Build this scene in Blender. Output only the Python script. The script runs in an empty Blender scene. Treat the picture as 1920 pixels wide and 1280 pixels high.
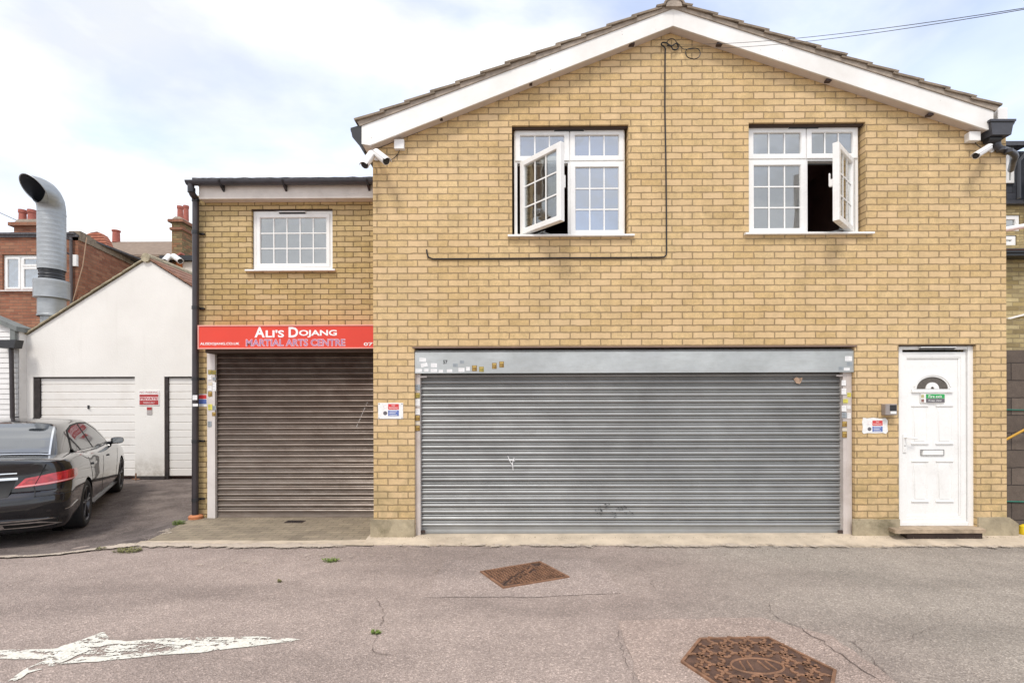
import bpy, bmesh, math, random
from mathutils import Vector, Matrix, noise
from mathutils.bvhtree import BVHTree
random.seed(7)
R = math.radians
S = bpy.context.scene
COL = S.collection
# ---------------------------------------------------------------- camera
F = 943.0                      # focal length in pixels of a 1920 wide picture
HZ = 760.0                     # row of the horizon
CAMZ = 1.53
cam_d = bpy.data.cameras.new('camera'); cam = bpy.data.objects.new('camera', cam_d); COL.objects.link(cam)
cam_d.sensor_width = 36.0; cam_d.lens = F/1920*36.0
cam_d.shift_y = (HZ-640)/1920; cam_d.clip_start = .05; cam_d.clip_end = 1500
CM = Matrix.Rotation(.0085, 3, 'Z') @ Matrix.Rotation(R(90), 3, 'X') @ Matrix.Rotation(-.0025, 3, 'Z')
cam.matrix_world = Matrix.Translation((0, 0, CAMZ)) @ CM.to_4x4()
S.camera = cam
# ---------------------------------------------------------------- light
w = bpy.data.worlds.new('World'); S.world = w; w.use_nodes = True
SUN_EL, SUN_AZ = R(57), R(198)          # azimuth measured clockwise from +Y : behind the camera, a little left
nt = w.node_tree; N = nt.nodes; L = nt.links; N.clear()
out = N.new('ShaderNodeOutputWorld'); bg = N.new('ShaderNodeBackground'); bg.inputs[1].default_value = .12
sky = N.new('ShaderNodeTexSky'); sky.sky_type = 'NISHITA'; sky.sun_disc = False
sky.sun_elevation = SUN_EL; sky.sun_rotation = SUN_AZ; sky.dust_density = 1.2; sky.air_density = 1.0
tc = N.new('ShaderNodeTexCoord'); mp = N.new('ShaderNodeMapping'); mp.inputs['Scale'].default_value = (1, 1, 2.2)
mp.inputs['Location'].default_value = (.35, .1, .2)
n1 = N.new('ShaderNodeTexNoise'); n1.inputs['Scale'].default_value = 1.9; n1.inputs['Detail'].default_value = 9; n1.inputs['Roughness'].default_value = .55
n1.inputs['Distortion'].default_value = .5
n2 = N.new('ShaderNodeTexNoise'); n2.inputs['Scale'].default_value = 3.6; n2.inputs['Detail'].default_value = 8
r1 = N.new('ShaderNodeValToRGB'); r1.color_ramp.elements[0].position = .34; r1.color_ramp.elements[1].position = .56
r1.color_ramp.elements[0].color = (.45, .45, .45, 1)
r2 = N.new('ShaderNodeValToRGB'); r2.color_ramp.elements[0].position = .3; r2.color_ramp.elements[1].position = .68
r2.color_ramp.elements[0].color = (4.9, 5.1, 5.45, 1); r2.color_ramp.elements[1].color = (7.8, 7.85, 7.95, 1)
skm = N.new('ShaderNodeMix'); skm.data_type = 'RGBA'; skm.blend_type = 'MULTIPLY'; skm.inputs[0].default_value = 1; skm.inputs[7].default_value = (2.15, 2.0, 2.05, 1)
mx = N.new('ShaderNodeMix'); mx.data_type = 'RGBA'
L.new(tc.outputs['Generated'], mp.inputs[0]); L.new(mp.outputs[0], n1.inputs[0]); L.new(mp.outputs[0], n2.inputs[0])
L.new(n1.outputs[0], r1.inputs[0]); L.new(n2.outputs[0], r2.inputs[0])
L.new(sky.outputs[0], skm.inputs[6]); L.new(r1.outputs[0], mx.inputs[0]); L.new(skm.outputs[2], mx.inputs[6]); L.new(r2.outputs[0], mx.inputs[7])
L.new(mx.outputs[2], bg.inputs[0]); L.new(bg.outputs[0], out.inputs[0])
sd = bpy.data.lights.new('sun', 'SUN'); sd.energy = 1.5; sd.angle = R(13); sd.color = (1, .96, .9)
so = bpy.data.objects.new('sun', sd); COL.objects.link(so)
sv = Vector((math.sin(SUN_AZ)*math.cos(SUN_EL), math.cos(SUN_AZ)*math.cos(SUN_EL), math.sin(SUN_EL)))
so.rotation_euler = sv.to_track_quat('Z', 'Y').to_euler(); so.location = (0, -6, 12)
S.view_settings.view_transform = 'Standard'; S.view_settings.look = 'None'; S.view_settings.gamma = 1
S.view_settings.exposure = .6
S.render.engine = 'CYCLES'
# ---------------------------------------------------------------- picture row/column -> place
def ray(px, py):
    return CM @ Vector(((px-960)/F, (HZ-py)/F, -1))
def P(px, py, Y):                       # on the upright plane at distance Y : (x, z)
    d = ray(px, py); k = Y/d.y
    return d.x*k, CAMZ+d.z*k
def PX(px, py, Y): return P(px, py, Y)[0]
def PZ(px, py, Y): return P(px, py, Y)[1]
def G(px, py, z=0.0):                   # on the ground : (x, y)
    d = ray(px, py); k = (z-CAMZ)/d.z
    return d.x*k, d.y*k
# ---------------------------------------------------------------- objects
ORG = {}
def link(o): COL.objects.link(o); return o
def tag(o, label=None, cat=None, group=None, kind=None):
    if label: o['label'] = label
    if cat: o['category'] = cat
    if group: o['group'] = group
    if kind: o['kind'] = kind
    return o
def thing(name, loc, label, cat, group=None, rz=0, local=False):
    o = link(bpy.data.objects.new(name, None)); o.location = loc; o.rotation_euler.z = rz; o.empty_display_size = .2
    ORG[o.name] = Vector((0, 0, 0)) if local else Vector(loc)
    return tag(o, label, cat, group)
def mesh_of(bm, name, mats, shift=None, ang=32):
    if shift is not None: bmesh.ops.translate(bm, verts=bm.verts, vec=-shift)
    me = bpy.data.meshes.new(name); bm.normal_update(); bm.to_mesh(me); bm.free()
    for m in (mats if isinstance(mats, (list, tuple)) else [mats]): me.materials.append(m)
    for p in me.polygons: p.use_smooth = ang > 0
    if ang > 0: me.set_sharp_from_angle(angle=R(ang))
    return me
def part(name, parent, bm, mats, ang=32, label=None):
    sh = ORG[parent.name]
    o = link(bpy.data.objects.new(name, mesh_of(bm, name, mats, sh, ang))); o.parent = parent
    ORG[o.name] = sh
    if label: o['label'] = label
    return o
def solo(name, bm, mats, label=None, cat=None, group=None, kind=None, ang=32):
    xs = [v.co for v in bm.verts]
    c = Vector(((min(v.x for v in xs)+max(v.x for v in xs))/2, (min(v.y for v in xs)+max(v.y for v in xs))/2, min(v.z for v in xs)))
    o = link(bpy.data.objects.new(name, mesh_of(bm, name, mats, c, ang))); o.location = c
    ORG[o.name] = c
    return tag(o, label, cat, group, kind)
def struct(name, bm, mats, ang=0):
    o = link(bpy.data.objects.new(name, mesh_of(bm, name, mats, None, ang))); o['kind'] = 'structure'
    return o
# ---------------------------------------------------------------- shapes
def nb(): return bmesh.new()
def box(bm, x0, x1, y0, y1, z0, z1, bev=0, mat=0, fn=None):
    vs = [bm.verts.new((x, y, z)) for z in (z0, z1) for y in (y0, y1) for x in (x0, x1)]
    fs = [bm.faces.new([vs[i] for i in q]) for q in ((0, 2, 3, 1), (4, 5, 7, 6), (0, 1, 5, 4), (2, 6, 7, 3), (0, 4, 6, 2), (1, 3, 7, 5))]
    if bev:
        es = list({e for f in fs for e in f.edges})
        r = bmesh.ops.bevel(bm, geom=es, offset=bev, segments=1, affect='EDGES', profile=.5)
        fs = list({f for f in fs if f.is_valid} | set(r['faces']))
        vs = list({v for f in fs for v in f.verts})
    for f in fs: f.material_index = mat
    if fn:
        for v in vs: v.co = fn(v.co)
    return vs
def tri_fill(bm, loops):
    es = []
    for lp in loops:
        for i in range(len(lp)): es.append(bm.edges.new((lp[i], lp[(i+1) % len(lp)])))
    return [f for f in bmesh.ops.triangle_fill(bm, use_beauty=True, use_dissolve=False, edges=es)['geom'] if isinstance(f, bmesh.types.BMFace)]
def slab(bm, outer, holes, y0, y1, mp=None, mat=0):
    """upright plate: outline and holes as (x, z) lists, thickness from y0 to y1"""
    mp = mp or (lambda a, b, c: (a, b, c))
    loops = [outer]+list(holes)
    L0 = [[bm.verts.new(mp(x, y0, z)) for x, z in lp] for lp in loops]
    L1 = [[bm.verts.new(mp(x, y1, z)) for x, z in lp] for lp in loops]
    fs = tri_fill(bm, L0)+tri_fill(bm, L1)
    for a, b in zip(L0, L1):
        for i in range(len(a)):
            j = (i+1) % len(a); fs.append(bm.faces.new((a[i], a[j], b[j], b[i])))
    for f in fs: f.material_index = mat
    bmesh.ops.recalc_face_normals(bm, faces=fs)
def rect(x0, x1, z0, z1): return [(x0, z0), (x1, z0), (x1, z1), (x0, z1)]
def prism(bm, pts, y0, y1, mat=0): slab(bm, pts, [], y0, y1, mat=mat)
def prismx(bm, pts, x0, x1, mat=0): slab(bm, pts, [], x0, x1, mp=lambda a, b, c: (b, a, c), mat=mat)   # pts (y, z)
def sheet(bm, pts, z, thick=0, mat=0):
    if thick: slab(bm, pts, [], z-thick, z, mp=lambda a, b, c: (a, c, b), mat=mat)
    else:
        f = tri_fill(bm, [[bm.verts.new((x, y, z)) for x, y in pts]])
        for q in f:
            q.material_index = mat; q.normal_update()
            if q.normal.z < 0: q.normal_flip()
def tube(bm, pts, r, n=10, caps=True, mat=0, closed=False):
    pts = [Vector(p) for p in pts]; rr = r if isinstance(r, (list, tuple)) else [r]*len(pts)
    rings = []; up = None
    for i, p in enumerate(pts):
        if closed: t = pts[(i+1) % len(pts)]-pts[i-1]
        else: t = pts[min(i+1, len(pts)-1)]-pts[max(i-1, 0)]
        t.normalize()
        if up is None: up = Vector((0, 0, 1)) if abs(t.z) < .9 else Vector((0, 1, 0))
        a = t.cross(up); a.normalize(); b = a.cross(t); b.normalize(); up = b
        rings.append([bm.verts.new(p+(a*math.cos(2*math.pi*k/n)+b*math.sin(2*math.pi*k/n))*rr[i]) for k in range(n)])
    m = len(rings)
    for i in range(m if closed else m-1):
        A, B = rings[i], rings[(i+1) % m]
        for k in range(n):
            bm.faces.new((A[k], A[(k+1) % n], B[(k+1) % n], B[k])).material_index = mat
    if caps and not closed:
        bm.faces.new(rings[0][::-1]).material_index = mat; bm.faces.new(rings[-1]).material_index = mat
    return rings
def spline(pts, n=8):
    pts = [Vector(p) for p in pts]; o = []
    for i in range(len(pts)-1):
        a, b, c, d = pts[max(i-1, 0)], pts[i], pts[i+1], pts[min(i+2, len(pts)-1)]
        for k in range(n):
            t = k/n
            o.append(.5*((2*b)+(c-a)*t+(2*a-5*b+4*c-d)*t*t+(3*b-a-3*c+d)*t**3))
    o.append(pts[-1]); return o
def ring(bm, x0, x1, z0, z1, wd, y0, y1, bead=.006, fn=None):
    """picture-frame ring with a sloping inner bead, front at y0"""
    def rc(i, y): return [(x0+i, y, z0+i), (x1-i, y, z0+i), (x1-i, y, z1-i), (x0+i, y, z1-i)]
    c = .004
    prof = [(0, y1), (0, y0+c), (c, y0), (wd, y0), (wd+bead, y0+bead*1.8), (wd+bead, y1)]
    rs = [[bm.verts.new(p) for p in rc(i, y)] for i, y in prof]
    for a, b in zip(rs, rs[1:]+rs[:1]):
        for k in range(4):
            j = (k+1) % 4; bm.faces.new((a[k], a[j], b[j], b[k]))
    vs = [v for r_ in rs for v in r_]
    if fn:
        for v in vs: v.co = fn(v.co)
    bmesh.ops.recalc_face_normals(bm, faces=list({f for v in vs for f in v.link_faces}))
def lathe(bm, prof, c, ax='Z', n=32, mat=0):
    """prof: (radius, height) pairs around an axis through c"""
    rs = []
    for r_, h in prof:
        rg = []
        for k in range(n):
            a = 2*math.pi*k/n; u, v = r_*math.cos(a), r_*math.sin(a)
            p = {'Z': (u, v, h), 'X': (h, u, v), 'Y': (u, h, v)}[ax]
            rg.append(bm.verts.new(Vector(c)+Vector(p)))
        rs.append(rg)
    for a, b in zip(rs, rs[1:]):
        for k in range(n):
            bm.faces.new((a[k], a[(k+1) % n], b[(k+1) % n], b[k])).material_index = mat
    fs = list({f for r_ in rs for v in r_ for f in v.link_faces})
    bmesh.ops.recalc_face_normals(bm, faces=fs)
    return rs
def text_bm(bm, s, x0, x1, z0, z1, y, bold=0.0, mat=0, keep=False, th=.002, fn=None):
    cu = bpy.data.curves.new('t', 'FONT'); cu.body = s; cu.size = 1; cu.offset = bold; cu.resolution_u = 3
    ob = bpy.data.objects.new('t', cu); COL.objects.link(ob)
    dg = bpy.context.evaluated_depsgraph_get(); dg.update()
    me = bpy.data.meshes.new_from_object(ob.evaluated_get(dg))
    COL.objects.unlink(ob); bpy.data.objects.remove(ob); bpy.data.curves.remove(cu)
    xs = [v.co.x for v in me.vertices]; ys = [v.co.y for v in me.vertices]
    ax, bx, ay, by = min(xs), max(xs), min(ys), max(ys)
    vs = []
    for v in me.vertices:
        p = Vector((x0+(v.co.x-ax)/(bx-ax)*(x1-x0), y, z0+(v.co.y-ay)/(by-ay)*(z1-z0)))
        vs.append(bm.verts.new(fn(p) if fn else p))
    for p in me.polygons:
        try: bm.faces.new([vs[i] for i in p.vertices]).material_index = mat
        except ValueError: pass
    bpy.data.meshes.remove(me)
# ---------------------------------------------------------------- materials
class NT:
    def __init__(s, name):
        s.m = bpy.data.materials.new(name); s.m.use_nodes = True; s.t = s.m.node_tree
        s.b = s.t.nodes['Principled BSDF']; s.out = s.t.nodes['Material Output']
    def n(s, typ, **kw):
        nd = s.t.nodes.new('ShaderNode'+typ)
        for k, v in kw.items():
            if k.startswith('i_'):
                key = k[2:]; key = int(key) if key.isdigit() else key.replace('_', ' ')
                if hasattr(v, 'is_output') or isinstance(v, bpy.types.NodeSocket): s.t.links.new(v, nd.inputs[key])
                else: nd.inputs[key].default_value = v
            else: setattr(nd, k, v)
        return nd
    def set(s, **kw):
        for k, v in kw.items():
            k = k.replace('_', ' ')
            if isinstance(v, bpy.types.NodeSocket): s.t.links.new(v, s.b.inputs[k])
            else: s.b.inputs[k].default_value = v
    def noise(s, vec, scale, detail=4, rough=.55, dist=0, d3='3D'):
        return s.n('TexNoise', i_Vector=vec, i_Scale=scale, i_Detail=detail, i_Roughness=rough, i_Distortion=dist).outputs[0]
    def ramp(s, fac, stops):
        nd = s.n('ValToRGB', i_Fac=fac); cr = nd.color_ramp
        while len(cr.elements) < len(stops): cr.elements.new(.5)
        for e, (p, c) in zip(cr.elements, stops):
            e.position = p; e.color = (c, c, c, 1) if isinstance(c, (int, float)) else (*c, 1)
        return nd.outputs[0]
    def mix(s, f, a, b, typ='MIX'):
        nd = s.n('Mix', data_type='RGBA', blend_type=typ)
        for i, v in ((0, f), (6, a), (7, b)):
            if isinstance(v, bpy.types.NodeSocket): s.t.links.new(v, nd.inputs[i])
            else: nd.inputs[i].default_value = v if i == 0 else (*v, 1)[:4]
        return nd.outputs[2]
    def math(s, op, a, b=0.0, c=None):
        nd = s.n('Math', operation=op)
        for i, v in enumerate((a, b, c)):
            if v is None: continue
            if isinstance(v, bpy.types.NodeSocket): s.t.links.new(v, nd.inputs[i])
            else: nd.inputs[i].default_value = v
        return nd.outputs[0]
    def bump(s, h, dist=.005, strength=1.0, nrm=None):
        nd = s.n('Bump', i_Height=h, i_Distance=dist, i_Strength=strength)
        if nrm: s.t.links.new(nrm, nd.inputs['Normal'])
        return nd.outputs[0]
    def pos(s): return s.n('NewGeometry').outputs['Position']
    def obj(s): return s.n('TexCoord').outputs['Object']
def plain(name, col, rough=.5, metal=0, var=.12, scale=6, bump=0, bscale=60, coat=0, ior=1.5, dirt=None, space='pos'):
    t = NT(name); v = t.pos() if space == 'pos' else t.obj()
    nz = t.noise(v, scale, 6, .6)
    a = tuple(c*(1-var) for c in col); b = tuple(min(1, c*(1+var)) for c in col)
    c_ = t.ramp(nz, [(.3, a), (.7, b)])
    if dirt:
        nd = t.noise(v, scale*.45, 9, .7, .4); c_ = t.mix(t.ramp(nd, [(.52, 0), (.72, dirt[1])]), c_, dirt[0])
    t.set(Base_Color=c_, Metallic=metal, IOR=ior, Coat_Weight=coat)
    t.set(Roughness=t.math('MULTIPLY_ADD', t.noise(v, scale*3, 4), .16, rough-.08))
    if bump: t.set(Normal=t.bump(t.noise(v, bscale, 5), bump))
    return t.m
def brick(name, c1, c2, mortar, row=.075, wid=.225, oz=0, ox=0, tint=None, mort=.0074, rough=.85, stain=None, depth=.006, bias=0.0, tilt=0, two=None):
    t = NT(name); g = t.n('NewGeometry')
    sp = t.n('SeparateXYZ', i_0=g.outputs['Position']); sn = t.n('SeparateXYZ', i_0=g.outputs['True Normal'])
    side = t.math('GREATER_THAN', t.math('ABSOLUTE', sn.outputs[0]), .6)
    u = t.n('Mix', data_type='FLOAT', i_0=side); t.t.links.new(sp.outputs[0], u.inputs[2]); t.t.links.new(sp.outputs[1], u.inputs[3])
    uu = t.math('ADD', u.outputs[0], ox+50); zz = t.math('ADD', sp.outputs[2], oz+7.5*row*10)
    pz = g.outputs['Position']
    wob = t.n('TexNoise', i_Vector=pz, i_Scale=16.0, i_Detail=5.0); wv = t.n('VectorMath', operation='SCALE', i_Scale=.016)
    ws = t.n('VectorMath', operation='SUBTRACT'); t.t.links.new(wob.outputs[1], ws.inputs[0]); ws.inputs[1].default_value = (.5, .5, .5)
    t.t.links.new(ws.outputs[0], wv.inputs[0])
    cv = t.n('CombineXYZ', i_0=uu, i_1=zz); av = t.n('VectorMath', operation='ADD'); t.t.links.new(cv.outputs[0], av.inputs[0]); t.t.links.new(wv.outputs[0], av.inputs[1])
    def bt(ca, cb):
        return t.n('TexBrick', i_Vector=av.outputs[0], i_Color1=(*ca, 1), i_Color2=(*cb, 1), i_Mortar=(*mortar, 1), i_Scale=1.0, i_Mortar_Size=mort,
                   i_Mortar_Smooth=.25, i_Bias=bias, i_Brick_Width=wid, i_Row_Height=row)
    b1 = bt(c1, c2)
    fine = t.noise(pz, 90, 5, .7); mid = t.noise(pz, 13, 5, .65); big = t.noise(pz, .7, 5, .6)
    colr = t.mix(.75, b1.outputs[0], t.ramp(fine, [(.25, .66), (.5, 1.0), (.75, 1.24)]), 'MULTIPLY')
    colr = t.mix(.55, colr, t.ramp(t.noise(pz, 2.6, 7, .7, .8), [(.3, .80), (.5, 1.0), (.7, 1.10)]), 'MULTIPLY')
    colr = t.mix(.7, colr, t.ramp(mid, [(.28, .78), (.55, 1.0), (.75, 1.15)]), 'MULTIPLY')
    colr = t.mix(1.0, colr, t.ramp(big, [(.3, tuple(x*.9 for x in (tint or (1, 1, 1)))), (.65, (1.03, 1.03, 1.03))]), 'MULTIPLY')
    if two:        # a second random pick so that single bricks stand out
        b2 = bt((0, 0, 0), (1, 1, 1)); b2.offset = .5
        av2 = t.n('VectorMath', operation='ADD', i_0=av.outputs[0]); av2.inputs[1].default_value = (wid*40, row*80, 0); t.t.links.new(av2.outputs[0], b2.inputs['Vector'])
        pick = t.ramp(b2.outputs[0], [(.35, 0), (.95, .65)])
        colr = t.mix(t.math('MULTIPLY', pick, t.math('SUBTRACT', 1.0, b1.outputs[1])), colr, two)
    mps = t.n('Mapping', i_0=pz); mps.inputs['Scale'].default_value = (3.5, 3.5, .35)
    colr = t.mix(.5, colr, t.ramp(t.noise(mps.outputs[0], 1.6, 6, .65), [(.34, .80), (.55, 1.0), (.72, 1.06)]), 'MULTIPLY')
    if stain:      # green-brown dirt creeping up from the ground, and damp blotches
        low = t.n('MapRange', i_0=sp.outputs[2]); low.inputs[1].default_value = .0; low.inputs[2].default_value = 1.1; low.inputs[3].default_value = 1; low.inputs[4].default_value = 0
        f = t.math('MULTIPLY', t.math('ADD', t.math('MULTIPLY', low.outputs[0], .8), .12), t.ramp(t.noise(pz, 3.1, 8, .7, .6), [(.42, 0), (.7, 1)]))
        colr = t.mix(f, colr, stain)
    t.set(Base_Color=colr, Roughness=rough, IOR=1.35)
    h = t.math('ADD', t.math('MULTIPLY', t.math('SUBTRACT', 1.0, b1.outputs[1]), 1.0), t.math('ADD', t.math('MULTIPLY', fine, .25), t.math('MULTIPLY', mid, .45)))
    t.set(Normal=t.bump(h, depth))
    return t.m
MAIN = brick('yellow_brick', (.70, .512, .275), (.625, .445, .220), (.37, .265, .148), row=.0752, wid=.231, oz=.049, ox=.09, tint=(1.0, .95, .86), stain=(.22, .18, .085), two=(.70, .50, .29))
WING = brick('yellow_brick_wing', (.61, .455, .23), (.52, .38, .175), (.24, .17, .085), row=.0716, wid=.2255, oz=.02, ox=.03, tint=(.98, .93, .82), stain=(.18, .15, .075), two=(.60, .44, .25))
REDB = brick('red_brick', (.34, .145, .085), (.24, .095, .058), (.22, .155, .11), row=.078, wid=.225, mort=.005, two=(.37, .19, .115))
PALEB = brick('pale_yellow_brick', (.62, .50, .27), (.40, .30, .13), (.35, .27, .15), row=.075, wid=.225, two=(.20, .15, .08), depth=.012)
STOCKB = brick('stock_brick', (.30, .23, .11), (.17, .12, .06), (.14, .11, .07), row=.078, wid=.225, two=(.35, .14, .07))
BLOCK = brick('grey_block', (.165, .13, .105), (.10, .078, .064), (.055, .044, .038), row=.215, wid=.44, mort=.006, depth=.01, oz=.11)
UPVC = plain('white_upvc', (.84, .83, .80), .28, var=.03, dirt=((.5, .46, .40), .25), scale=4)
BOARD = plain('white_board', (.80, .78, .74), .4, var=.04, scale=3, dirt=((.42, .36, .3), .35))
def board_mat():
    t = NT('speckled_white_board'); v = t.pos()
    vo = t.n('TexVoronoi', i_Vector=v, i_Scale=16.0)
    sp = t.ramp(vo.outputs['Distance'], [(.05, 1), (.085, 0)]); pick = t.ramp(t.noise(v, 9, 2), [(.56, 0), (.6, 1)])
    c = t.ramp(t.noise(v, 2.2, 7, .65), [(.3, (.74, .71, .66)), (.7, (.86, .85, .82))])
    c = t.mix(t.math('MULTIPLY', sp, pick), c, (.30, .24, .19)); t.set(Base_Color=c, Roughness=.42)
    return t.m
VERGE = board_mat()
BLKPL = plain('black_plastic', (.018, .018, .02), .38, var=.3, scale=5)
GREYPL = plain('grey_plastic', (.05, .05, .058), .4, var=.3, scale=5)
DARKIN = plain('dark_room', (.26, .15, .12), .9)
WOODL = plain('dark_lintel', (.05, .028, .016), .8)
def render_mat():
    t = NT('white_render'); v = t.pos(); sz = t.n('SeparateXYZ', i_0=v)
    c = t.ramp(t.noise(v, 1.1, 7, .6), [(.3, (.76, .73, .675)), (.7, (.83, .80, .745))])
    ms = t.n('Mapping', i_0=v); ms.inputs['Scale'].default_value = (2.6, 2.6, .22)
    c = t.mix(t.ramp(t.noise(ms.outputs[0], 1.8, 7, .65), [(.58, 0), (.8, .2)]), c, (.52, .48, .42))
    lo = t.n('MapRange', i_0=sz.outputs[2]); lo.inputs[1].default_value = -.1; lo.inputs[2].default_value = .55; lo.inputs[3].default_value = 1; lo.inputs[4].default_value = 0
    c = t.mix(t.math('MULTIPLY', lo.outputs[0], t.ramp(t.noise(v, 6, 8, .7), [(.35, .1), (.65, .9)])), c, (.30, .26, .20))
    t.set(Base_Color=c, Roughness=.9, Normal=t.bump(t.noise(v, 30, 6), .005)); return t.m
RENDER = render_mat()
PLINTH = plain('cement_plinth', (.36, .30, .20), .9, var=.28, scale=5, bump=.006, bscale=40, dirt=((.10, .085, .04), .8))
GALV_ = dict(rough=.36, metal=.75)
def galv(name, col, tintc, rough=.34, metal=.8, tintf=.6, ribs=None, spec=None):
    t = NT(name); v = t.pos()
    st = t.n('Mapping', i_0=v); st.inputs['Scale'].default_value = (1.2, 1.2, 5)
    a = t.noise(v, 2.3, 8, .6); b = t.noise(st.outputs[0], 3.5, 8, .7)
    c = t.ramp(a, [(.3, tuple(x*.8 for x in col)), (.7, tuple(x*1.1 for x in col))])
    c = t.mix(t.ramp(b, [(.45, 0), (.75, tintf)]), c, tintc)
    if spec:       # second colour that grows towards the top : (z0, z1, colour, amount)
        sz = t.n('SeparateXYZ', i_0=v); mr = t.n('MapRange', i_0=sz.outputs[2]); mr.inputs[1].default_value = spec[0]; mr.inputs[2].default_value = spec[1]
        f = t.math('MULTIPLY', mr.outputs[0], t.ramp(t.noise(v, 5, 8, .65), [(.2, .45), (.6, 1)])); c = t.mix(t.math('MULTIPLY', f, spec[3]), c, spec[2])
    t.set(Base_Color=c, Metallic=metal, Roughness=t.math('MULTIPLY_ADD', b, .25, rough-.1))
    t.set(Normal=t.bump(t.noise(v, 25, 4), .0015))
    return t.m
SHUT = galv('galvanised_slats', (.355, .36, .352), (.28, .268, .25), .44, .5, tintf=.35, spec=(1.75, 2.12, (.15, .12, .105), .8))
SHUTB = galv('brown_slats', (.28, .235, .20), (.15, .105, .08), .34, .5, .8, spec=(.6, 2.1, (.075, .042, .030), .9))
BOXM = galv('galvanised_box', (.50, .52, .51), (.36, .37, .35), .42, .45)
RAIL = plain('painted_rail', (.56, .50, .46), .45, var=.08, scale=3, dirt=((.32, .25, .2), .5))
STEEL = galv('duct_steel', (.40, .415, .42), (.27, .285, .29), .45, .6)
def glass_mat(name, refl=.38, tint=(.62, .66, .70), through=.55, rough=.02):
    t = NT(name); t.t.nodes.remove(t.b)
    gl = t.n('BsdfGlossy', i_Color=(.86, .86, .84, 1), i_Roughness=rough); tr = t.n('BsdfTransparent', i_Color=(*tint, 1))
    df = t.n('BsdfDiffuse', i_Color=(.12, .14, .16, 1)); m1 = t.n('MixShader', i_0=through, i_1=df.outputs[0], i_2=tr.outputs[0])
    fr = t.n('LayerWeight', i_Blend=.35); k = t.math('ADD', t.math('MULTIPLY', fr.outputs[0], .6), refl)
    wb = t.bump(t.noise(t.pos(), 2.2, 2), .012, .6); t.t.links.new(wb, gl.inputs['Normal'])
    m2 = t.n('MixShader', i_0=k, i_1=m1.outputs[0], i_2=gl.outputs[0]); t.t.links.new(m2.outputs[0], t.out.inputs[0])
    return t.m
GLASS = glass_mat('window_glass', .38)
GLASSO = glass_mat('open_window_glass', .10, (.86, .88, .88), .96)
FANG = plain('obscured_glass', (.10, .085, .07), .25, var=.25, scale=40, bump=.003, bscale=120)
TILE = plain('concrete_tile', (.24, .19, .14), .95, var=.3, scale=9, bump=.01, bscale=35, dirt=((.12, .10, .065), .7))
MORT = plain('verge_mortar', (.36, .30, .24), .95, var=.25, scale=12, bump=.008, bscale=40)
FELT = plain('roof_felt', (.10, .095, .10), .95, var=.45, scale=22, bump=.01, bscale=60)
CABLE = plain('black_cable', (.016, .013, .013), .5)
CAMW = plain('camera_white', (.80, .78, .75), .35, var=.04, space='obj')
REDSIGN = plain('red_sign', (.70, .048, .022), .35, var=.05, scale=2)
SIGNFR = plain('pink_sign_frame', (.80, .36, .30), .4, var=.06)
WHITE = plain('white_letters', (.88, .86, .84), .4, var=.02)
PINK = plain('pink_letters', (.82, .45, .45), .4, var=.05)
INKB = plain('blue_letters', (.34, .17, .38), .4, var=.05)
def pcol(n, c, r=.45): return plain(n, c, r, var=.12, scale=30, space='obj')
# ================================================================ ground
def asphalt(name, ca, cb, cc=None, spk=1.0, wear=None):
    t = NT(name); v = t.pos()
    vo = t.n('TexVoronoi', i_Vector=v, i_Scale=105.0); vo2 = t.n('TexVoronoi', i_Vector=v, i_Scale=150.0)
    sp = t.n('SeparateColor', i_0=vo.outputs['Color']); sp2 = t.n('SeparateColor', i_0=vo2.outputs['Color'])
    c = t.ramp(t.noise(v, .55, 7, .6, .3), [(.32, ca), (.68, cb)])
    if cc:
        sx = t.n('SeparateXYZ', i_0=v); g = t.n('MapRange', i_0=t.math('ADD', sx.outputs[0], t.math('MULTIPLY', t.noise(v, .6, 5), 3)))
        g.inputs[1].default_value = 2.2; g.inputs[2].default_value = 4.6; c = t.mix(g.outputs[0], c, cc)
    c = t.mix(.85*spk, c, t.ramp(sp.outputs[0], [(0, .62), (.45, .93), (.8, 1.1), (1, 1.9)]), 'MULTIPLY')
    c = t.mix(.7*spk, c, t.ramp(sp2.outputs[1], [(0, .6), (.5, 1), (1, 1.4)]), 'MULTIPLY')
    c = t.mix(.6, c, t.ramp(t.noise(v, 4, 7, .7), [(.3, .78), (.6, 1.05), (.8, 1.2)]), 'MULTIPLY')
    mpn = t.n('Mapping', i_0=v); mpn.inputs['Scale'].default_value = (.28, 1.0, 1)
    c = t.mix(.8, c, t.ramp(t.noise(mpn.outputs[0], 1.1, 5, .5, .2), [(.36, .74), (.52, 1), (.72, 1.12)]), 'MULTIPLY')
    sc = t.ramp(t.noise(v, 7.5, 8, .8, 1.2), [(.70, 0), (.78, .5)]); c = t.mix(sc, c, (.42, .37, .32))
    if wear: c = t.mix(t.ramp(t.noise(v, 2.0, 8, .75), [(.45, 0), (.6, wear[1])]), c, wear[0])
    h = t.math('ADD', vo.outputs['Distance'], t.math('MULTIPLY', t.noise(v, 40, 4), .8))
    t.set(Base_Color=c, Roughness=.9, Normal=t.bump(h, .006), IOR=1.4)
    return t.m
ROAD = asphalt('road_asphalt', (.322, .257, .222), (.40, .322, .278), (.335, .291, .245), spk=.62)
DRIVE = asphalt('dark_drive', (.12, .095, .085), (.17, .14, .125), wear=((.30, .25, .22), .4))
PATCHP = asphalt('pink_patch', (.375, .292, .247), (.42, .33, .28), spk=.7)
PATCHL = asphalt('pale_patch', (.36, .29, .252), (.40, .325, .285), spk=.75)
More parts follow.
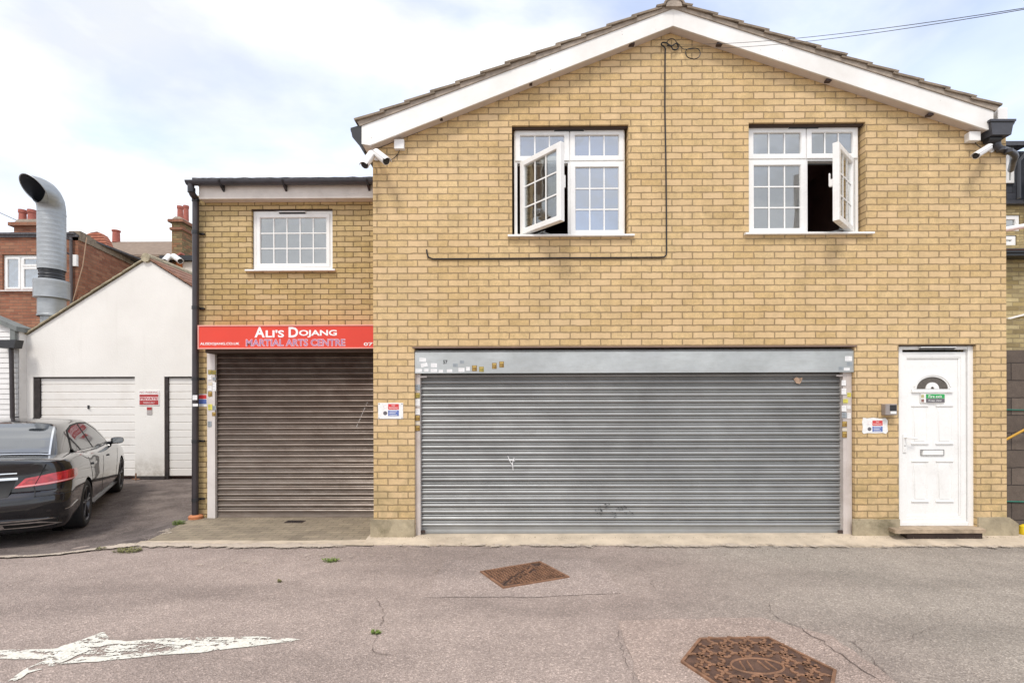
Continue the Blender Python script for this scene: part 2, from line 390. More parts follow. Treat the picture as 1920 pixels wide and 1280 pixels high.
def paving_mat():
    t = NT('block_paving'); v = t.pos()
    b = t.n('TexBrick', i_Vector=v, i_Color1=(.30, .245, .17, 1), i_Color2=(.235, .19, .135, 1), i_Mortar=(.15, .13, .08, 1), i_Scale=1.0, i_Mortar_Size=.004, i_Brick_Width=.2, i_Row_Height=.1)
    c = t.mix(.7, b.outputs[0], t.ramp(t.noise(v, 3, 8, .7), [(.3, .7), (.7, 1.3)]), 'MULTIPLY')
    c = t.mix(.6, c, t.ramp(t.noise(v, 90, 3), [(.3, .75), (.7, 1.25)]), 'MULTIPLY')
    t.set(Base_Color=c, Roughness=.92, Normal=t.bump(t.math('SUBTRACT', t.noise(v, 60, 3), b.outputs[1]), .003)); return t.m
PAVE = paving_mat()
CONC = plain('sandy_concrete', (.52, .43, .32), .92, var=.2, scale=4, bump=.004, bscale=70, dirt=((.26, .20, .14), .6))
def sst(t): t = min(max(t, 0), 1); return t*t*(3-2*t)
def gz(x, y):                          # the yard dips a little to the left of the extension
    return -.14*sst((-x-4.25)/1.0)*sst((y-4.7)/1.3)*(1-.4*sst((y-7.5)/2.5))
def ground():
    bm = nb(); xs = [-90, -40, -20]+[-16+.25*k for k in range(53)]+[0, 6, 20, 90]; ys = [-60, -20, 0, 4]+[4.5+.25*k for k in range(29)]+[14, 20, 50, 130]
    g = [[bm.verts.new((x, y, gz(x, y))) for x in xs] for y in ys]
    for a, b in zip(g, g[1:]):
        for i in range(len(xs)-1): bm.faces.new((a[i], a[i+1], b[i+1], b[i]))
    struct('road', bm, ROAD, 60)
ground()
def edge(pts, j=.012, n=14):           # a ragged version of a polyline on the ground
    o = []
    for a, b in zip(pts, pts[1:]):
        m = max(2, int(math.dist(a, b)/.09)); m = min(m, n*6)
        for k in range(m):
            t_ = k/m; o.append((a[0]+(b[0]-a[0])*t_+random.uniform(-j, j), a[1]+(b[1]-a[1])*t_+random.uniform(-j, j)))
    o.append(pts[-1]); return o
YM = 5.715; YW = 6.86; YG = 11.0
ZT = .058                                                   # threshold height at the wide shutter
xl = PX(695, 900, YM); xr = PX(1886, 900, YM)
bnd = edge([G(-260, 1060), G(0, 1036), G(140, 1030), G(262, 1020)], .03) + edge([G(262, 1020), G(300, 1003), G(358, 974)], .012)
def driveway():
    bm = nb(); fr_ = [G(-260, 1060), G(0, 1036), G(140, 1031), G(262, 1020)]; rt_ = [G(262, 1020), G(300, 1003), G(358, 974)]; xe_ = PX(366, 900, YW)+.1
    def yf(x):
        if x < fr_[0][0]: return fr_[0][1]
        for a, b in zip(fr_, fr_[1:]):
            if x <= b[0]: return a[1]+(b[1]-a[1])*(x-a[0])/(b[0]-a[0])
        return fr_[-1][1]
    def xr_(y):
        for a, b in zip(rt_, rt_[1:]):
            if y <= b[1]: return a[0]+(b[0]-a[0])*(y-a[1])/(b[1]-a[1])
        return rt_[-1][0] if y < YW else xe_
    nu, nv = 150, 60; g = []
    for i in range(nu+1):
        u = 1-(1-i/nu)**1.7; row = []
        for j in range(nv+1):
            v = j/nv; x = -22+(rt_[0][0]+22)*u; y0 = yf(x)+.05*noise.noise(Vector((x*3, 0, 0)))+.02*noise.noise(Vector((x*13, 0, 3))); y = y0+(YG+.3-y0)*v**1.2
            x = -22+(xr_(y)+22)*u+(.03*noise.noise(Vector((0, y*6, 0))) if i == nu else 0); row.append(bm.verts.new((x, y, gz(x, y)+.006)))
        g.append(row)
    for a, b in zip(g, g[1:]):
        for j in range(nv): bm.faces.new((a[j], b[j], b[j+1], a[j+1]))
    struct('driveway', bm, DRIVE, 60)
driveway()
g_ = nb(); sheet(g_, [G(266, 1019), G(300, 1003), G(356, 974), (PX(362, 900, YW), YW+.1), (PX(700, 900, YW)+.2, YW+.1), G(697, 1017), G(500, 1016)], .009); struct('paving', g_, PAVE)
fr = edge([G(250, 1023), G(420, 1024), G(560, 1022), G(700, 1024)], .008); bk = edge([G(700, 1013), G(560, 1015), G(400, 1014), G(264, 1016)], .008)
g_ = nb(); sheet(g_, fr+bk, .013); struct('kerb_strip', g_, CONC)
def apron():
    bm = nb(); x0, x1 = xl-.03, 16.0; n = 220; rows = []
    for i in range(n+1):
        x = x0+(x1-x0)*i/n; w_ = .02*math.sin(x*3.1)+.012*noise.noise(Vector((x*2.7, 0, 0)))*3+.02*noise.noise(Vector((x*11, 0, 0))) - (.05 if x > 2.2 else .0)*min(1, (x-2.2))
        rows.append([bm.verts.new((x, y, z)) for y, z in ((5.50+w_, -.02), (5.50+w_, .006), (5.60+w_*.5, .030), (5.70, .046+.012*min(1, i/70)), (6.1, .05+.012*min(1, i/70)), (6.1, -.02))])
    for a, b in zip(rows, rows[1:]):
        for k in range(5): bm.faces.new((a[k], b[k], b[k+1], a[k+1]))
    bm.faces.new(rows[0]); bm.faces.new(rows[-1][::-1]); bmesh.ops.recalc_face_normals(bm, faces=bm.faces)
    struct('pavement', bm, CONC, 40)
apron()
# repaired patches round the covers
g_ = nb(); sheet(g_, edge([G(832, 1050), G(1120, 1047), G(1165, 1112), G(1020, 1119), G(800, 1120), G(832, 1050)], .012)[:-1], .004); struct('road_patch', g_, PATCHL)
g_ = nb(); sheet(g_, edge([G(1158, 1163), G(1430, 1158), G(1560, 1192), G(1700, 1290), (1.95, 2.3), (.75, 2.3), G(1196, 1275), G(1158, 1163)], .014)[:-1], .004); struct('road_patch', g_, PATCHP)
CRACK = plain('crack_dark', (.12, .09, .075), 1)
def crack(pts, wd, j=.02, zz=.0085):
    bm = nb(); pp = [Vector(G(*p)) for p in pts]; q = []
    for a, b in zip(pp, pp[1:]):
        m = max(3, int((b-a).length/.04))
        for k in range(m): q.append(a+(b-a)*k/m+Vector((random.uniform(-j, j), random.uniform(-j, j))))
    q.append(pp[-1]); Lr = []
    for i, p in enumerate(q):
        t_ = (q[min(i+1, len(q)-1)]-q[max(i-1, 0)]).normalized(); nn = Vector((-t_.y, t_.x))*wd*.75*random.uniform(.15, 1)*(1 if 0 < i < len(q)-1 else .1)
        Lr.append((bm.verts.new((*(p+nn), zz)), bm.verts.new((*(p-nn), zz))))
    for a, b in zip(Lr, Lr[1:]): bm.faces.new((a[0], a[1], b[1], b[0]))
    struct('road_crack', bm, CRACK)
crack([(1445, 1150), (1500, 1178), (1560, 1215), (1610, 1248), (1665, 1292)], .006)
crack([(1590, 1200), (1640, 1240), (1700, 1295)], .005)
crack([(1195, 1060), (1215, 1078), (1228, 1106)], .0035)
crack([(1443, 1128), (1445, 1150)], .004, .01)
crack([(700, 1120), (722, 1150), (705, 1190), (700, 1225), (760, 1232)], .0035, .015)
crack([(1155, 1178), (1165, 1210), (1185, 1280)], .003)
crack([(1590, 1205), (1645, 1202), (1700, 1198), (1770, 1170)], .003)
# worn white arrow painted on the road
def paint_mat():
    t = NT('worn_road_paint'); v = t.pos()
    mpn = t.n('Mapping', i_0=v); mpn.inputs['Scale'].default_value = (.55, 1.3, 1)
    a = t.noise(mpn.outputs[0], 9, 9, .75, .6); b = t.noise(v, 70, 3, .6)
    k = t.math('ADD', t.math('MULTIPLY', a, .75), t.math('MULTIPLY', b, .25))
    tr = t.n('BsdfTransparent'); c = t.ramp(t.noise(v, 60, 4), [(.3, (.54, .52, .44)), (.6, (.72, .70, .62))])
    t.set(Base_Color=c, Roughness=.8, Normal=t.bump(b, .003))
    vc = t.n('VertexColor', layer_name='wear').outputs[0]
    f = t.math('GREATER_THAN', t.math('ADD', k, t.math('MULTIPLY', t.n('SeparateColor', i_0=vc).outputs[0], .17)), .542)
    ms = t.n('MixShader', i_0=f, i_1=t.b.outputs[0], i_2=tr.outputs[0]); t.t.links.new(ms.outputs[0], t.out.inputs[0]); return t.m
def arrow():
    bm = nb(); cl = bm.loops.layers.color.new('wear')
    def poly(px, wear, z):
        pts = edge([G(*p) for p in px]+[G(*px[0])], .007)[:-1]; b0 = set(bm.faces); sheet(bm, pts, z)
        for f in set(bm.faces)-b0:
            for lp in f.loops: lp[cl] = (wear, wear, wear, 1)
    z = .005
    poly([(562, 1199), (545, 1203), (515, 1207), (440, 1216), (376, 1223), (300, 1229), (330, 1219), (350, 1212), (300, 1207), (240, 1207), (196, 1209), (202, 1201), (240, 1202), (309, 1197), (400, 1195), (483, 1193), (530, 1196)], -.05, z)
    poly([(192, 1185), (200, 1190), (204, 1201), (190, 1212), (146, 1229), (104, 1247), (52, 1263), (30, 1277), (18, 1277), (46, 1255), (88, 1237), (92, 1225), (115, 1212), (165, 1196)], -.1, z+.0004)
    poly([(-160, 1222), (0, 1219), (90, 1218), (128, 1212), (124, 1225), (92, 1237), (0, 1236), (-160, 1240)], .2, z)
    poly([(196, 1209), (240, 1207), (300, 1207), (350, 1212), (330, 1219), (250, 1226), (200, 1231), (150, 1233), (146, 1229), (190, 1212)], .62, z)
    poly([(150, 1233), (200, 1231), (250, 1226), (330, 1219), (300, 1229), (240, 1236), (190, 1240), (110, 1246), (104, 1247)], .15, z)
    struct('road_arrow', bm, paint_mat())
arrow()
# ---- manhole covers
RUST = plain('rusty_iron', (.24, .125, .07), .7, var=.4, scale=14, bump=.003, bscale=90, dirt=((.30, .17, .11), .6), metal=.15)
RUSTD = plain('dark_iron', (.055, .035, .028), .8, var=.3, scale=20)
def cover_one():
    c = [Vector(G(*p)) for p in ((900, 1073), (1013, 1054), (1068, 1083), (943, 1104))]
    cc = sum(c, Vector((0, 0)))/4
    t = thing('manhole_cover', (cc.x, cc.y, 0), 'small rusty lattice manhole cover split by a curved seam, nearest the wide shutter', 'manhole cover')
    bm = nb(); sl = lambda pts, z0, z1: slab(bm, [tuple(p) for p in pts], [], z0, z1, mp=lambda a, b, d: (a, d, b))
    inn = [cc+(p-cc)*.93 for p in c]; o_ = [tuple(p) for p in c]
    slab(bm, o_, [[tuple(p) for p in inn]], 0, .016, mp=lambda a, b, d: (a, d, b)); part('frame', t, bm, RUST)
    A, B, C_, D = [cc+(p-cc)*.92 for p in c]
    def bez(p, q, off, n=10):
        m = (p+q)/2+off; return [p*(1-s)**2+m*2*s*(1-s)+q*s*s for s in [k/n for k in range(n+1)]]
    s0, s1 = A.lerp(D, .93), B.lerp(C_, .05)
    dv = (B-A)
    left = bez(s0, s1, -dv*.22); right = bez(s0, s1, dv*.22)
    U = (B-A).normalized(); V = (D-A).normalized()
    def panel(poly, nm):
        bm = nb(); slab(bm, [tuple(p) for p in poly], [], .002, .010, mp=lambda a, b, d: (a, d, b), mat=1)
        # raised studs
        import mathutils.geometry as mg
        xs = [p.x for p in poly]; ys = [p.y for p in poly]
        for i in range(-20, 21):
            for j_ in range(-20, 21):
                q = cc+U*(i*.034)+V*(j_*.034)
                ins = False
                for a, b in zip(poly, poly[1:]+poly[:1]):
                    if (a.y > q.y) != (b.y > q.y) and q.x < (b.x-a.x)*(q.y-a.y)/(b.y-a.y)+a.x: ins = not ins
                if not ins or min((q-p).length for p in poly) < .018: continue
                e = U if (i+j_) % 2 else V; f = V if (i+j_) % 2 else U
                slab(bm, [tuple(q+e*.0135+f*.006), tuple(q-e*.0135+f*.006), tuple(q-e*.0135-f*.006), tuple(q+e*.0135-f*.006)], [], .0102, .0195, mp=lambda a, b, d: (a, d, b))
        part(nm, t, bm, [RUST, RUSTM])
    g = .009
    def sh(ps, d): return [p+d*g for p in ps]
    panel([A]+sh(left, -U*1.2)+[B][:0]+([B] if False else []), 'left_half')
    panel(sh(left, U*1.2)+sh(right, -U*1.2)[::-1][1:-1], 'middle_strip')
    panel([D.lerp(s0, .5)]+sh(right, U*1.2)+[C_], 'right_half')
    bm = nb(); slab(bm, [tuple(p) for p in inn], [], -.01, .0045, mp=lambda a, b, d: (a, d, b)); part('bed', t, bm, RUSTD)
def cover_two():
    h = [Vector(p) for p in ((1.001, 2.987), (1.223, 3.286), (1.684, 3.300), (1.863, 2.886), (1.641, 2.587), (1.18, 2.573))]
    h = [Vector(G(1276, 1243)), Vector(G(1311, 1199)), Vector(G(1441, 1197)), Vector(G(1569, 1260))]
    cc = (h[0]+h[3])/2; h += [cc*2-h[1], cc*2-h[2]]
    t = thing('manhole_cover', (cc.x, cc.y, 0), 'large rusty six sided manhole cover with curled ribs and an oval badge', 'manhole cover')
    mp_ = lambda a, b, d: (a, d, b)
    bm = nb(); inn = [cc+(p-cc)*.955 for p in h]; slab(bm, [tuple(p) for p in h], [[tuple(p) for p in inn]], 0, .017, mp=mp_); part('frame', t, bm, RUST)
    bm = nb(); slab(bm, [tuple(cc+(p-cc)*.945) for p in h], [], 0, .010, mp=mp_); part('plate', t, bm, RUSTM)
    ax = (h[2]-h[1]).normalized(); ay = Vector((-ax.y, ax.x)); q45 = (ax+ay).normalized()
    def inside(q, k=.9):
        for i in range(6):
            a, b = cc+(h[i]-cc)*k, cc+(h[(i+1) % 6]-cc)*k
            if (b-a).cross(q-a) > 0: return False
        return True
    bm = nb()
    def arc(q, a0, a1, r, wd):
        n = 6; f0 = None
        for k in range(n+1):
            a = a0+(a1-a0)*k/n; d = ax*math.cos(a)+ay*math.sin(a)
            rr = [q+d*(r-wd), q+d*(r+wd)]; vs = [bm.verts.new((p.x, p.y, z)) for p in rr for z in (.0105, .0165)]
            if f0:
                for i, j in ((0, 1), (1, 3), (3, 2), (2, 0)): bm.faces.new((f0[i], f0[j], vs[j], vs[i]))
            f0 = vs
    s = .064; ov = lambda q: ((q-cc).dot(ax)/.155)**2+((q-cc).dot(ay)/.095)**2
    for i in range(-12, 13):
        for j in range(-12, 13):
            q = cc+ax*i*s+ay*j*s
            if not inside(q) or ov(q) < 1.25: continue
            k = (i*2+j) % 4
            arc(q, k*math.pi/2, k*math.pi/2+math.pi, s*.37, .009)
            arc(q+(ax*math.cos(k*math.pi/2)+ay*math.sin(k*math.pi/2))*s*.36, k*math.pi/2-math.pi*.5, k*math.pi/2+math.pi*.1, s*.31, .0075)
    bmesh.ops.recalc_face_normals(bm, faces=bm.faces); part('ribs', t, bm, RUST)
    bm = nb()
    tube(bm, [(*(cc+ax*math.cos(a)*.150+ay*math.sin(a)*.088), .0115) for a in [k*math.pi/18 for k in range(36)]], .007, 6, closed=True)
    for s_ in (-1, 1):
        for u0 in (.03, .075):
            pts = [(*(cc+ax*(s_*u0+.05*k/6*s_*.4)+ay*(.055-.11*k/6+.012*math.sin(k*1.2))), .011) for k in range(7)]
            tube(bm, pts, .006, 6)
    part('oval_badge', t, bm, RUST)
RUSTM = plain('rusty_plate', (.085, .045, .03), .8, var=.4, scale=14, bump=.003, bscale=90, dirt=((.22, .12, .07), .6))
cover_one(); cover_two()
def drain():
    x, y = G(553, 979); bm = nb(); t = thing('drain_cover', (x, y, 0), 'small dark metal drain cover set in the paving below the brown shutter', 'drain cover')
    box(bm, x-.12, x+.12, y-.06, y+.06, .004, .014); part('plate', t, bm, RUSTD)
    bm = nb()
    for k in range(7): box(bm, x-.105+k*.03, x-.09+k*.03, y-.05, y+.05, .013, .018)
    part('bars', t, bm, BLKPL)
drain()
# ---- thin sandy dust lying along the road edge, and loose grit at the foot of the walls
def dust_mat():
    t = NT('sandy_dust'); v = t.pos(); k = t.math('ADD', t.math('MULTIPLY', t.noise(v, 5, 9, .75, .8), .7), t.math('MULTIPLY', t.noise(v, 80, 3), .3))
    vc = t.n('SeparateColor', i_0=t.n('VertexColor', layer_name='cover').outputs[0]).outputs[0]
    t.set(Base_Color=t.ramp(t.noise(v, 40, 4), [(.3, (.40, .33, .26)), (.7, (.55, .47, .38))]), Roughness=.95)
    f = t.math('GREATER_THAN', t.math('ADD', k, t.math('MULTIPLY', vc, .22)), .60)
    ms = t.n('MixShader', i_0=f, i_1=t.n('BsdfTransparent').outputs[0], i_2=t.b.outputs[0]); t.t.links.new(ms.outputs[0], t.out.inputs[0]); return t.m
def dust(center, wd, amt):
    bm = nb(); cl = bm.loops.layers.color.new('cover'); pts = []
    for a, b in zip(center, center[1:]):
        m = max(2, int(math.dist(a, b)/.15)); pts += [(a[0]+(b[0]-a[0])*k/m, a[1]+(b[1]-a[1])*k/m) for k in range(m)]
    pts.append(center[-1]); rows = []
    for i, p in enumerate(pts):
        q, r_ = pts[max(i-1, 0)], pts[min(i+1, len(pts)-1)]; d = Vector((r_[0]-q[0], r_[1]-q[1])).normalized(); n_ = Vector((-d.y, d.x)); e = min(1, i/3, (len(pts)-1-i)/3)
        rows.append([(bm.verts.new((p[0]+n_.x*o*wd, p[1]+n_.y*o*wd, gz(p[0]+n_.x*o*wd, p[1]+n_.y*o*wd)+.0165)), c*e) for o, c in ((-1, 0), (-.4, .8), (0, 1), (.4, .8), (1, 0))])
    for a, b in zip(rows, rows[1:]):
        for k in range(4):
            f = bm.faces.new((a[k][0], b[k][0], b[k+1][0], a[k+1][0])); cs = (a[k][1], b[k][1], b[k+1][1], a[k+1][1])
            for lp, c in zip(f.loops, cs): lp[cl] = (c*amt, c*amt, c*amt, 1)
    bmesh.ops.recalc_face_normals(bm, faces=bm.faces); struct('road_dust', bm, DUSTM)
DUSTM = dust_mat()
dust([G(-200, 1052), G(0, 1037), G(140, 1031), G(265, 1022), G(420, 1025), G(700, 1024)], .13, 1.0)
dust([G(262, 1020), G(300, 1003), G(352, 977)], .10, .8)
dust([G(330, 1068), G(520, 1050), G(760, 1040)], .16, .45)
dust([(xl, 5.47), (1.0, 5.46), (3.0, 5.44), (6.5, 5.42)], .09, .75)
def grit():
    bm = nb(); rnd = random.Random(3)
    def bit(x, y, z, s_):
        a = rnd.uniform(0, 6.28); q = [Vector((math.cos(a+k*1.57+rnd.uniform(-.4, .4))*s_*rnd.uniform(.5, 1), math.sin(a+k*1.57)*s_*rnd.uniform(.5, 1), 0)) for k in range(4)]
        b_ = [bm.verts.new(Vector((x, y, z))+p) for p in q]; t_ = bm.verts.new((x, y, z+s_*.7))
        for k in range(4): bm.faces.new((b_[k], b_[(k+1) % 4], t_))
    for _ in range(420):
        x = rnd.uniform(xl, 6.2); bit(x, 5.66-abs(rnd.gauss(0, .05)), .045+.012*min(1, (x-xl)), rnd.uniform(.002, .008))
    for _ in range(320):
        x = rnd.uniform(-4.1, xl); bit(x, YW-.06-abs(rnd.gauss(0, .12)), .009, rnd.uniform(.002, .008))
    for _ in range(700): bit(rnd.uniform(-5, 6), 5.38-abs(rnd.gauss(0, .5)), .002, rnd.uniform(.002, .007))
    for _ in range(260):
        x, y = rnd.uniform(-8.5, -4.4), YG-.05-abs(rnd.gauss(0, .35)); bit(x, y, gz(x, y)+.006, rnd.uniform(.004, .014))
    solo('loose_grit', bm, plain('grit', (.20, .16, .11), .95, var=.6, scale=60), 'loose grit and crumbs scattered along the foot of the walls and the road edge', 'grit', kind='stuff', ang=0)
grit()
# ---- weeds and crumbs on the ground
WEED = plain('weed_green', (.14, .20, .035), .8, var=.4, scale=30, space='obj'); WEED2 = plain('dry_moss', (.17, .16, .06), .9, var=.4, scale=30, space='obj')
def weed(px, py, r, n, hgt, m, label, zg=.0):
    x, y = G(px, py, zg); bm = nb()
    for k in range(n):
        a = random.uniform(0, 6.28); d = r*math.sqrt(random.random()); bx, by = x+math.cos(a)*d*1.3, y+math.sin(a)*d*.8
        a2 = random.uniform(0, 6.28); ln = random.uniform(.01, .026); w_ = ln*.35; h_ = random.uniform(.3, 1)*hgt
        u = Vector((math.cos(a2), math.sin(a2), random.uniform(-.2, .6)))*ln; v_ = Vector((-math.sin(a2), math.cos(a2), 0))*w_
        p = Vector((bx, by, zg+h_)); vs = [bm.verts.new(q) for q in (p-u*.5, p+v_, p+u, p-v_)]; bm.faces.new(vs)
        b_ = [bm.verts.new(q) for q in ((bx-.0015, by, zg), (bx+.0015, by, zg), tuple(p-u*.5))]; bm.faces.new(b_)
    solo('weed', bm, m, label, 'weed', 'small weeds growing out of the road', ang=0)
weed(335, 983, .06, 170, .05, WEED, 'bright green weed at the paving corner beside the downpipe')
weed(240, 1033, .11, 260, .03, WEED2, 'widest flat olive weed clump where the dark driveway meets the road')
weed(190, 1029, .04, 50, .02, WEED2, 'tiny olive weed just left of the widest flat clump')
weed(620, 1052, .06, 90, .03, WEED, 'small green weed on the road in front of the brown shutter')
weed(705, 1187, .025, 40, .02, WEED, 'tiny weed in the crack right of the white arrow tip')
weed(524, 1091, .015, 18, .02, WEED2, 'lone leaf scrap on the road midway between paving and arrow tip')
weed(870//1, 1021, .02, 20, .012, WEED2, 'speck of moss at the front edge of the concrete kerb by the wide shutter')
# ================================================================ shared building parts
ROOT3 = None
def sash(parent, x0, x1, z0, z1, Y, nx, nz, fw=.052, fn=None, glass=None, dep=.05, bars_at=None):
    bm = nb(); ring(bm, x0, x1, z0, z1, fw, Y, Y+dep, fn=fn)
    a0, a1, b0, b1 = x0+fw+.004, x1-fw-.004, z0+fw+.004, z1-fw-.004; y = Y+.018
    for k in range(1, nx):
        x = a0+(a1-a0)*k/nx; box(bm, x-.0075, x+.0075, y-.003, y+.003, b0-.003, b1+.003, fn=fn)
    for k in range(1, nz):
        z = b0+(b1-b0)*k/nz; box(bm, a0-.003, a1+.003, y-.0025, y+.0035, z-.0075, z+.0075, fn=fn)
    part('sash', parent, bm, UPVC)
    bm = nb(); box(bm, a0-.002, a1+.002, y+.0045, y+.0085, b0-.002, b1+.002, fn=fn); part('pane', parent, bm, glass or GLASS, 0)
def window_frame(parent, x0, x1, z0, z1, Y, fw=.035, mull=(), trans=(), dep=.07):
    bm = nb(); ring(bm, x0, x1, z0, z1, fw, Y, Y+dep)
    for (x, a, b) in mull: box(bm, x-fw*.55, x+fw*.55, Y+.001, Y+dep-.001, a, b)
    for (z, a, b) in trans: box(bm, a, b, Y+.0015, Y+dep-.0015, z-fw*.5, z+fw*.5)
    return part('window', parent, bm, UPVC)
def sill(parent, x0, x1, z, y0, y1):
    bm = nb(); prismx(bm, [(y1, z), (y1, z+.032), (y0+.006, z+.022), (y0, z+.018), (y0, z)], x0, x1); part('sill', parent, bm, UPVC)
def vent(parent, x0, x1, z, y):
    bm = nb(); prismx(bm, [(y, z), (y, z+.03), (y-.034, z+.020), (y-.034, z+.010)], x0, x1); v_ = part('trickle_vent', parent, bm, UPVC)
    bm = nb(); prismx(bm, [(y-.0005, z-.001), (y-.030, z+.0065), (y-.030, z+.0045), (y-.0005, z-.010)], x0+.004, x1-.004); part('slot', v_, bm, BLKPL)
def inner_room(x0, x1, y0, y1, z0, z1, parent):
    bm = nb(); box(bm, x0, x1, y0, y1, z0, z1); bmesh.ops.reverse_faces(bm, faces=bm.faces[:])
    f = [q for q in bm.faces if q.calc_center_median().y < y0+.01]; bmesh.ops.delete(bm, geom=f, context='FACES'); part('room', parent, bm, DARKIN, 0)
def shutter_profile(z0, z1, yb, pitch=.075):
    """upright slat profile from bottom to top : a big curl and a small curl per slat"""
    pts = []; z = z0
    rnd = random.Random(5)
    while z < z1-.001:
        tl, dp, of = rnd.uniform(-.0035, .0035), rnd.uniform(.85, 1.3), rnd.uniform(-.0025, .0025)
        for a, b in ((0, .004), (.02, -.004), (.12, -.0115), (.28, -.0165), (.42, -.0145), (.53, -.008), (.585, .004), (.62, .004), (.66, -.007), (.76, -.0125), (.84, -.0085), (.885, -.001), (.89, .020), (.99, .020)):
            zz = z+a*pitch
            if zz <= z1: pts.append((yb+b*dp+of*(.2 if b > 0 else 1)+tl*(a-.4), zz))
        z += pitch
    return pts
def curtain(parent, x0, x1, z0, z1, yb, m, nx=1):
    bm = nb(); pr = shutter_profile(z0+.075, z1, yb); c = []
    for i in range(nx+1):
        x = x0+(x1-x0)*i/nx; c.append([bm.verts.new((x, y+.0025*math.sin(x*1.7+z*2.1), z)) for y, z in pr])
    for a, b in zip(c, c[1:]):
        for k in range(len(pr)-1): bm.faces.new((a[k], b[k], b[k+1], a[k+1]))
    o = part('roller_shutter', parent, bm, m, 50)
    bm = nb(); prismx(bm, [(yb+.01, z0), (yb-.014, z0), (yb-.014, z0+.028), (yb-.006, z0+.034), (yb-.006, z0+.062), (yb-.012, z0+.068), (yb-.012, z0+.0765), (yb+.01, z0+.0765)], x0, x1)
    part('bottom_rail', o, bm, m, 30); return o
def rail(parent, x0, x1, z0, z1, y0, y1, m):
    bm = nb(); xm = x0+(x1-x0)*.45
    slab(bm, [(x0, y0+.004), (xm-.004, y0+.004), (xm-.002, y0), (x1, y0), (x1, y1), (x0, y1)], [], z0, z1, mp=lambda a, b, c: (a, c, b)); part('guide_rail', parent, bm, m)
def tube_part(name, parent, pts, r, m, n=10): bm = nb(); tube(bm, pts, r, n); return part(name, parent, bm, m, 40)

# ================================================================ main gabled brick building
D0 = YM
HB = thing('brick_building', (xl, YM, 0), 'wide two storey yellow brick building with white gable boards and the widest roller shutter', 'building')
pk = P(1260, 56, D0); eL = P(699, 283, D0); eR = P(1886, 250, D0)
xL, xR = eL[0], eR[0]
slope = (pk[1]-eL[1])/(pk[0]-eL[0]); slope2 = (pk[1]-eR[1])/(eR[0]-pk[0])
w1 = (*[PX(960, 340, D0), PX(1178.5, 340, D0)], PZ(1070, 441, D0), PZ(1070, 234.5, D0))
w2 = (*[PX(1404, 340, D0), PX(1623, 340, D0)], PZ(1515, 437, D0), PZ(1515, 229.5, D0))
sO = (PX(777, 800, D0), PX(1603, 800, D0), -.02, PZ(1190, 648.5, D0))
dO = (PX(1685, 800, D0), PX(1831, 800, D0), .05, PZ(1757, 646, D0))
outer = [(xL, -.1), (sO[0], -.1), (sO[0], sO[3]), (sO[1], sO[3]), (sO[1], -.1), (dO[0], -.1), (dO[0], dO[3]), (dO[1], dO[3]), (dO[1], -.1), (xR, -.1), (xR, eR[1]), pk, (xL, eL[1])]
outer = [(a, b) for a, b in outer]
bm = nb(); slab(bm, outer, [rect(*w1), rect(*w2)], D0, D0+.25)
DEPTH = 9.0
slab(bm, [(D0+.2501, -.1), (D0+DEPTH, -.1), (D0+DEPTH, eL[1]), (D0+.2501, eL[1])], [], xL, xL+.25, mp=lambda a, b, c: (b, a, c))
slab(bm, [(D0+.2501, -.1), (D0+DEPTH, -.1), (D0+DEPTH, eR[1]), (D0+.2501, eR[1])], [], xR-.25, xR, mp=lambda a, b, c: (b, a, c))
slab(bm, [(xL+.25, -.1), (xR-.25, -.1), (xR-.25, eR[1]), pk, (xL+.25, eL[1])], [], D0+DEPTH-.25, D0+DEPTH)
part('wall', HB, bm, MAIN, 20)
inner_room(xL+1.2, xR-1.2, D0+.26, D0+4.5, 2.75, 4.8, HB); inner_room(xL+.26, xR-.26, D0+.26, D0+4.5, .02, 2.7, HB)
# dark lintel strips inside the openings
for (a, b, c, d) in (w1, w2): pass
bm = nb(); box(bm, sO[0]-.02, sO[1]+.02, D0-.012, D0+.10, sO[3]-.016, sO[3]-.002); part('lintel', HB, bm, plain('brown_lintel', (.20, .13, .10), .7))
# cement plinth
bm = nb()
def plinth(x0, x1, z1, prj=.022, y1=None):
    n = max(2, int((x1-x0)/.1)); zt = [z1+random.uniform(-.006, .006) for _ in range(n+1)]
    slab(bm, [(x0, -.1), (x1, -.1)]+[(x0+(x1-x0)*k/n, zt[k]) for k in range(n, -1, -1)], [], D0-prj, y1 or D0-.001)
for pa in ((xL-.02, sO[0]+.004, PZ(735, 973, D0), .03), (PX(1597, 900, D0), dO[0]-.003, PZ(1640, 973, D0)), (dO[1]+.003, xR+.02, PZ(1860, 969, D0))):
    bm = nb(); plinth(*pa); part('plinth', HB, bm, PLINTH, 20)
bm = nb(); slab(bm, [(xL-.03, -.1), (xL-.0015, -.1), (xL-.0015, PZ(735, 973, D0)), (xL-.03, PZ(735, 973, D0)-.01)], [], D0-.0305, D0+1.0); part('plinth', HB, bm, PLINTH, 20)
# stub step of the plinth past the right corner
bm = nb(); x_ = PX(1907, 990, D0); slab(bm, [(xR+.021, -.1), (x_, -.1), (x_, PZ(1900, 981, D0)), (PX(1902, 900, D0), PZ(1900, 977, D0)), (xR+.021, PZ(1890, 970, D0))], [], D0-.02, D0+.5); part('plinth', HB, bm, PLINTH, 20)
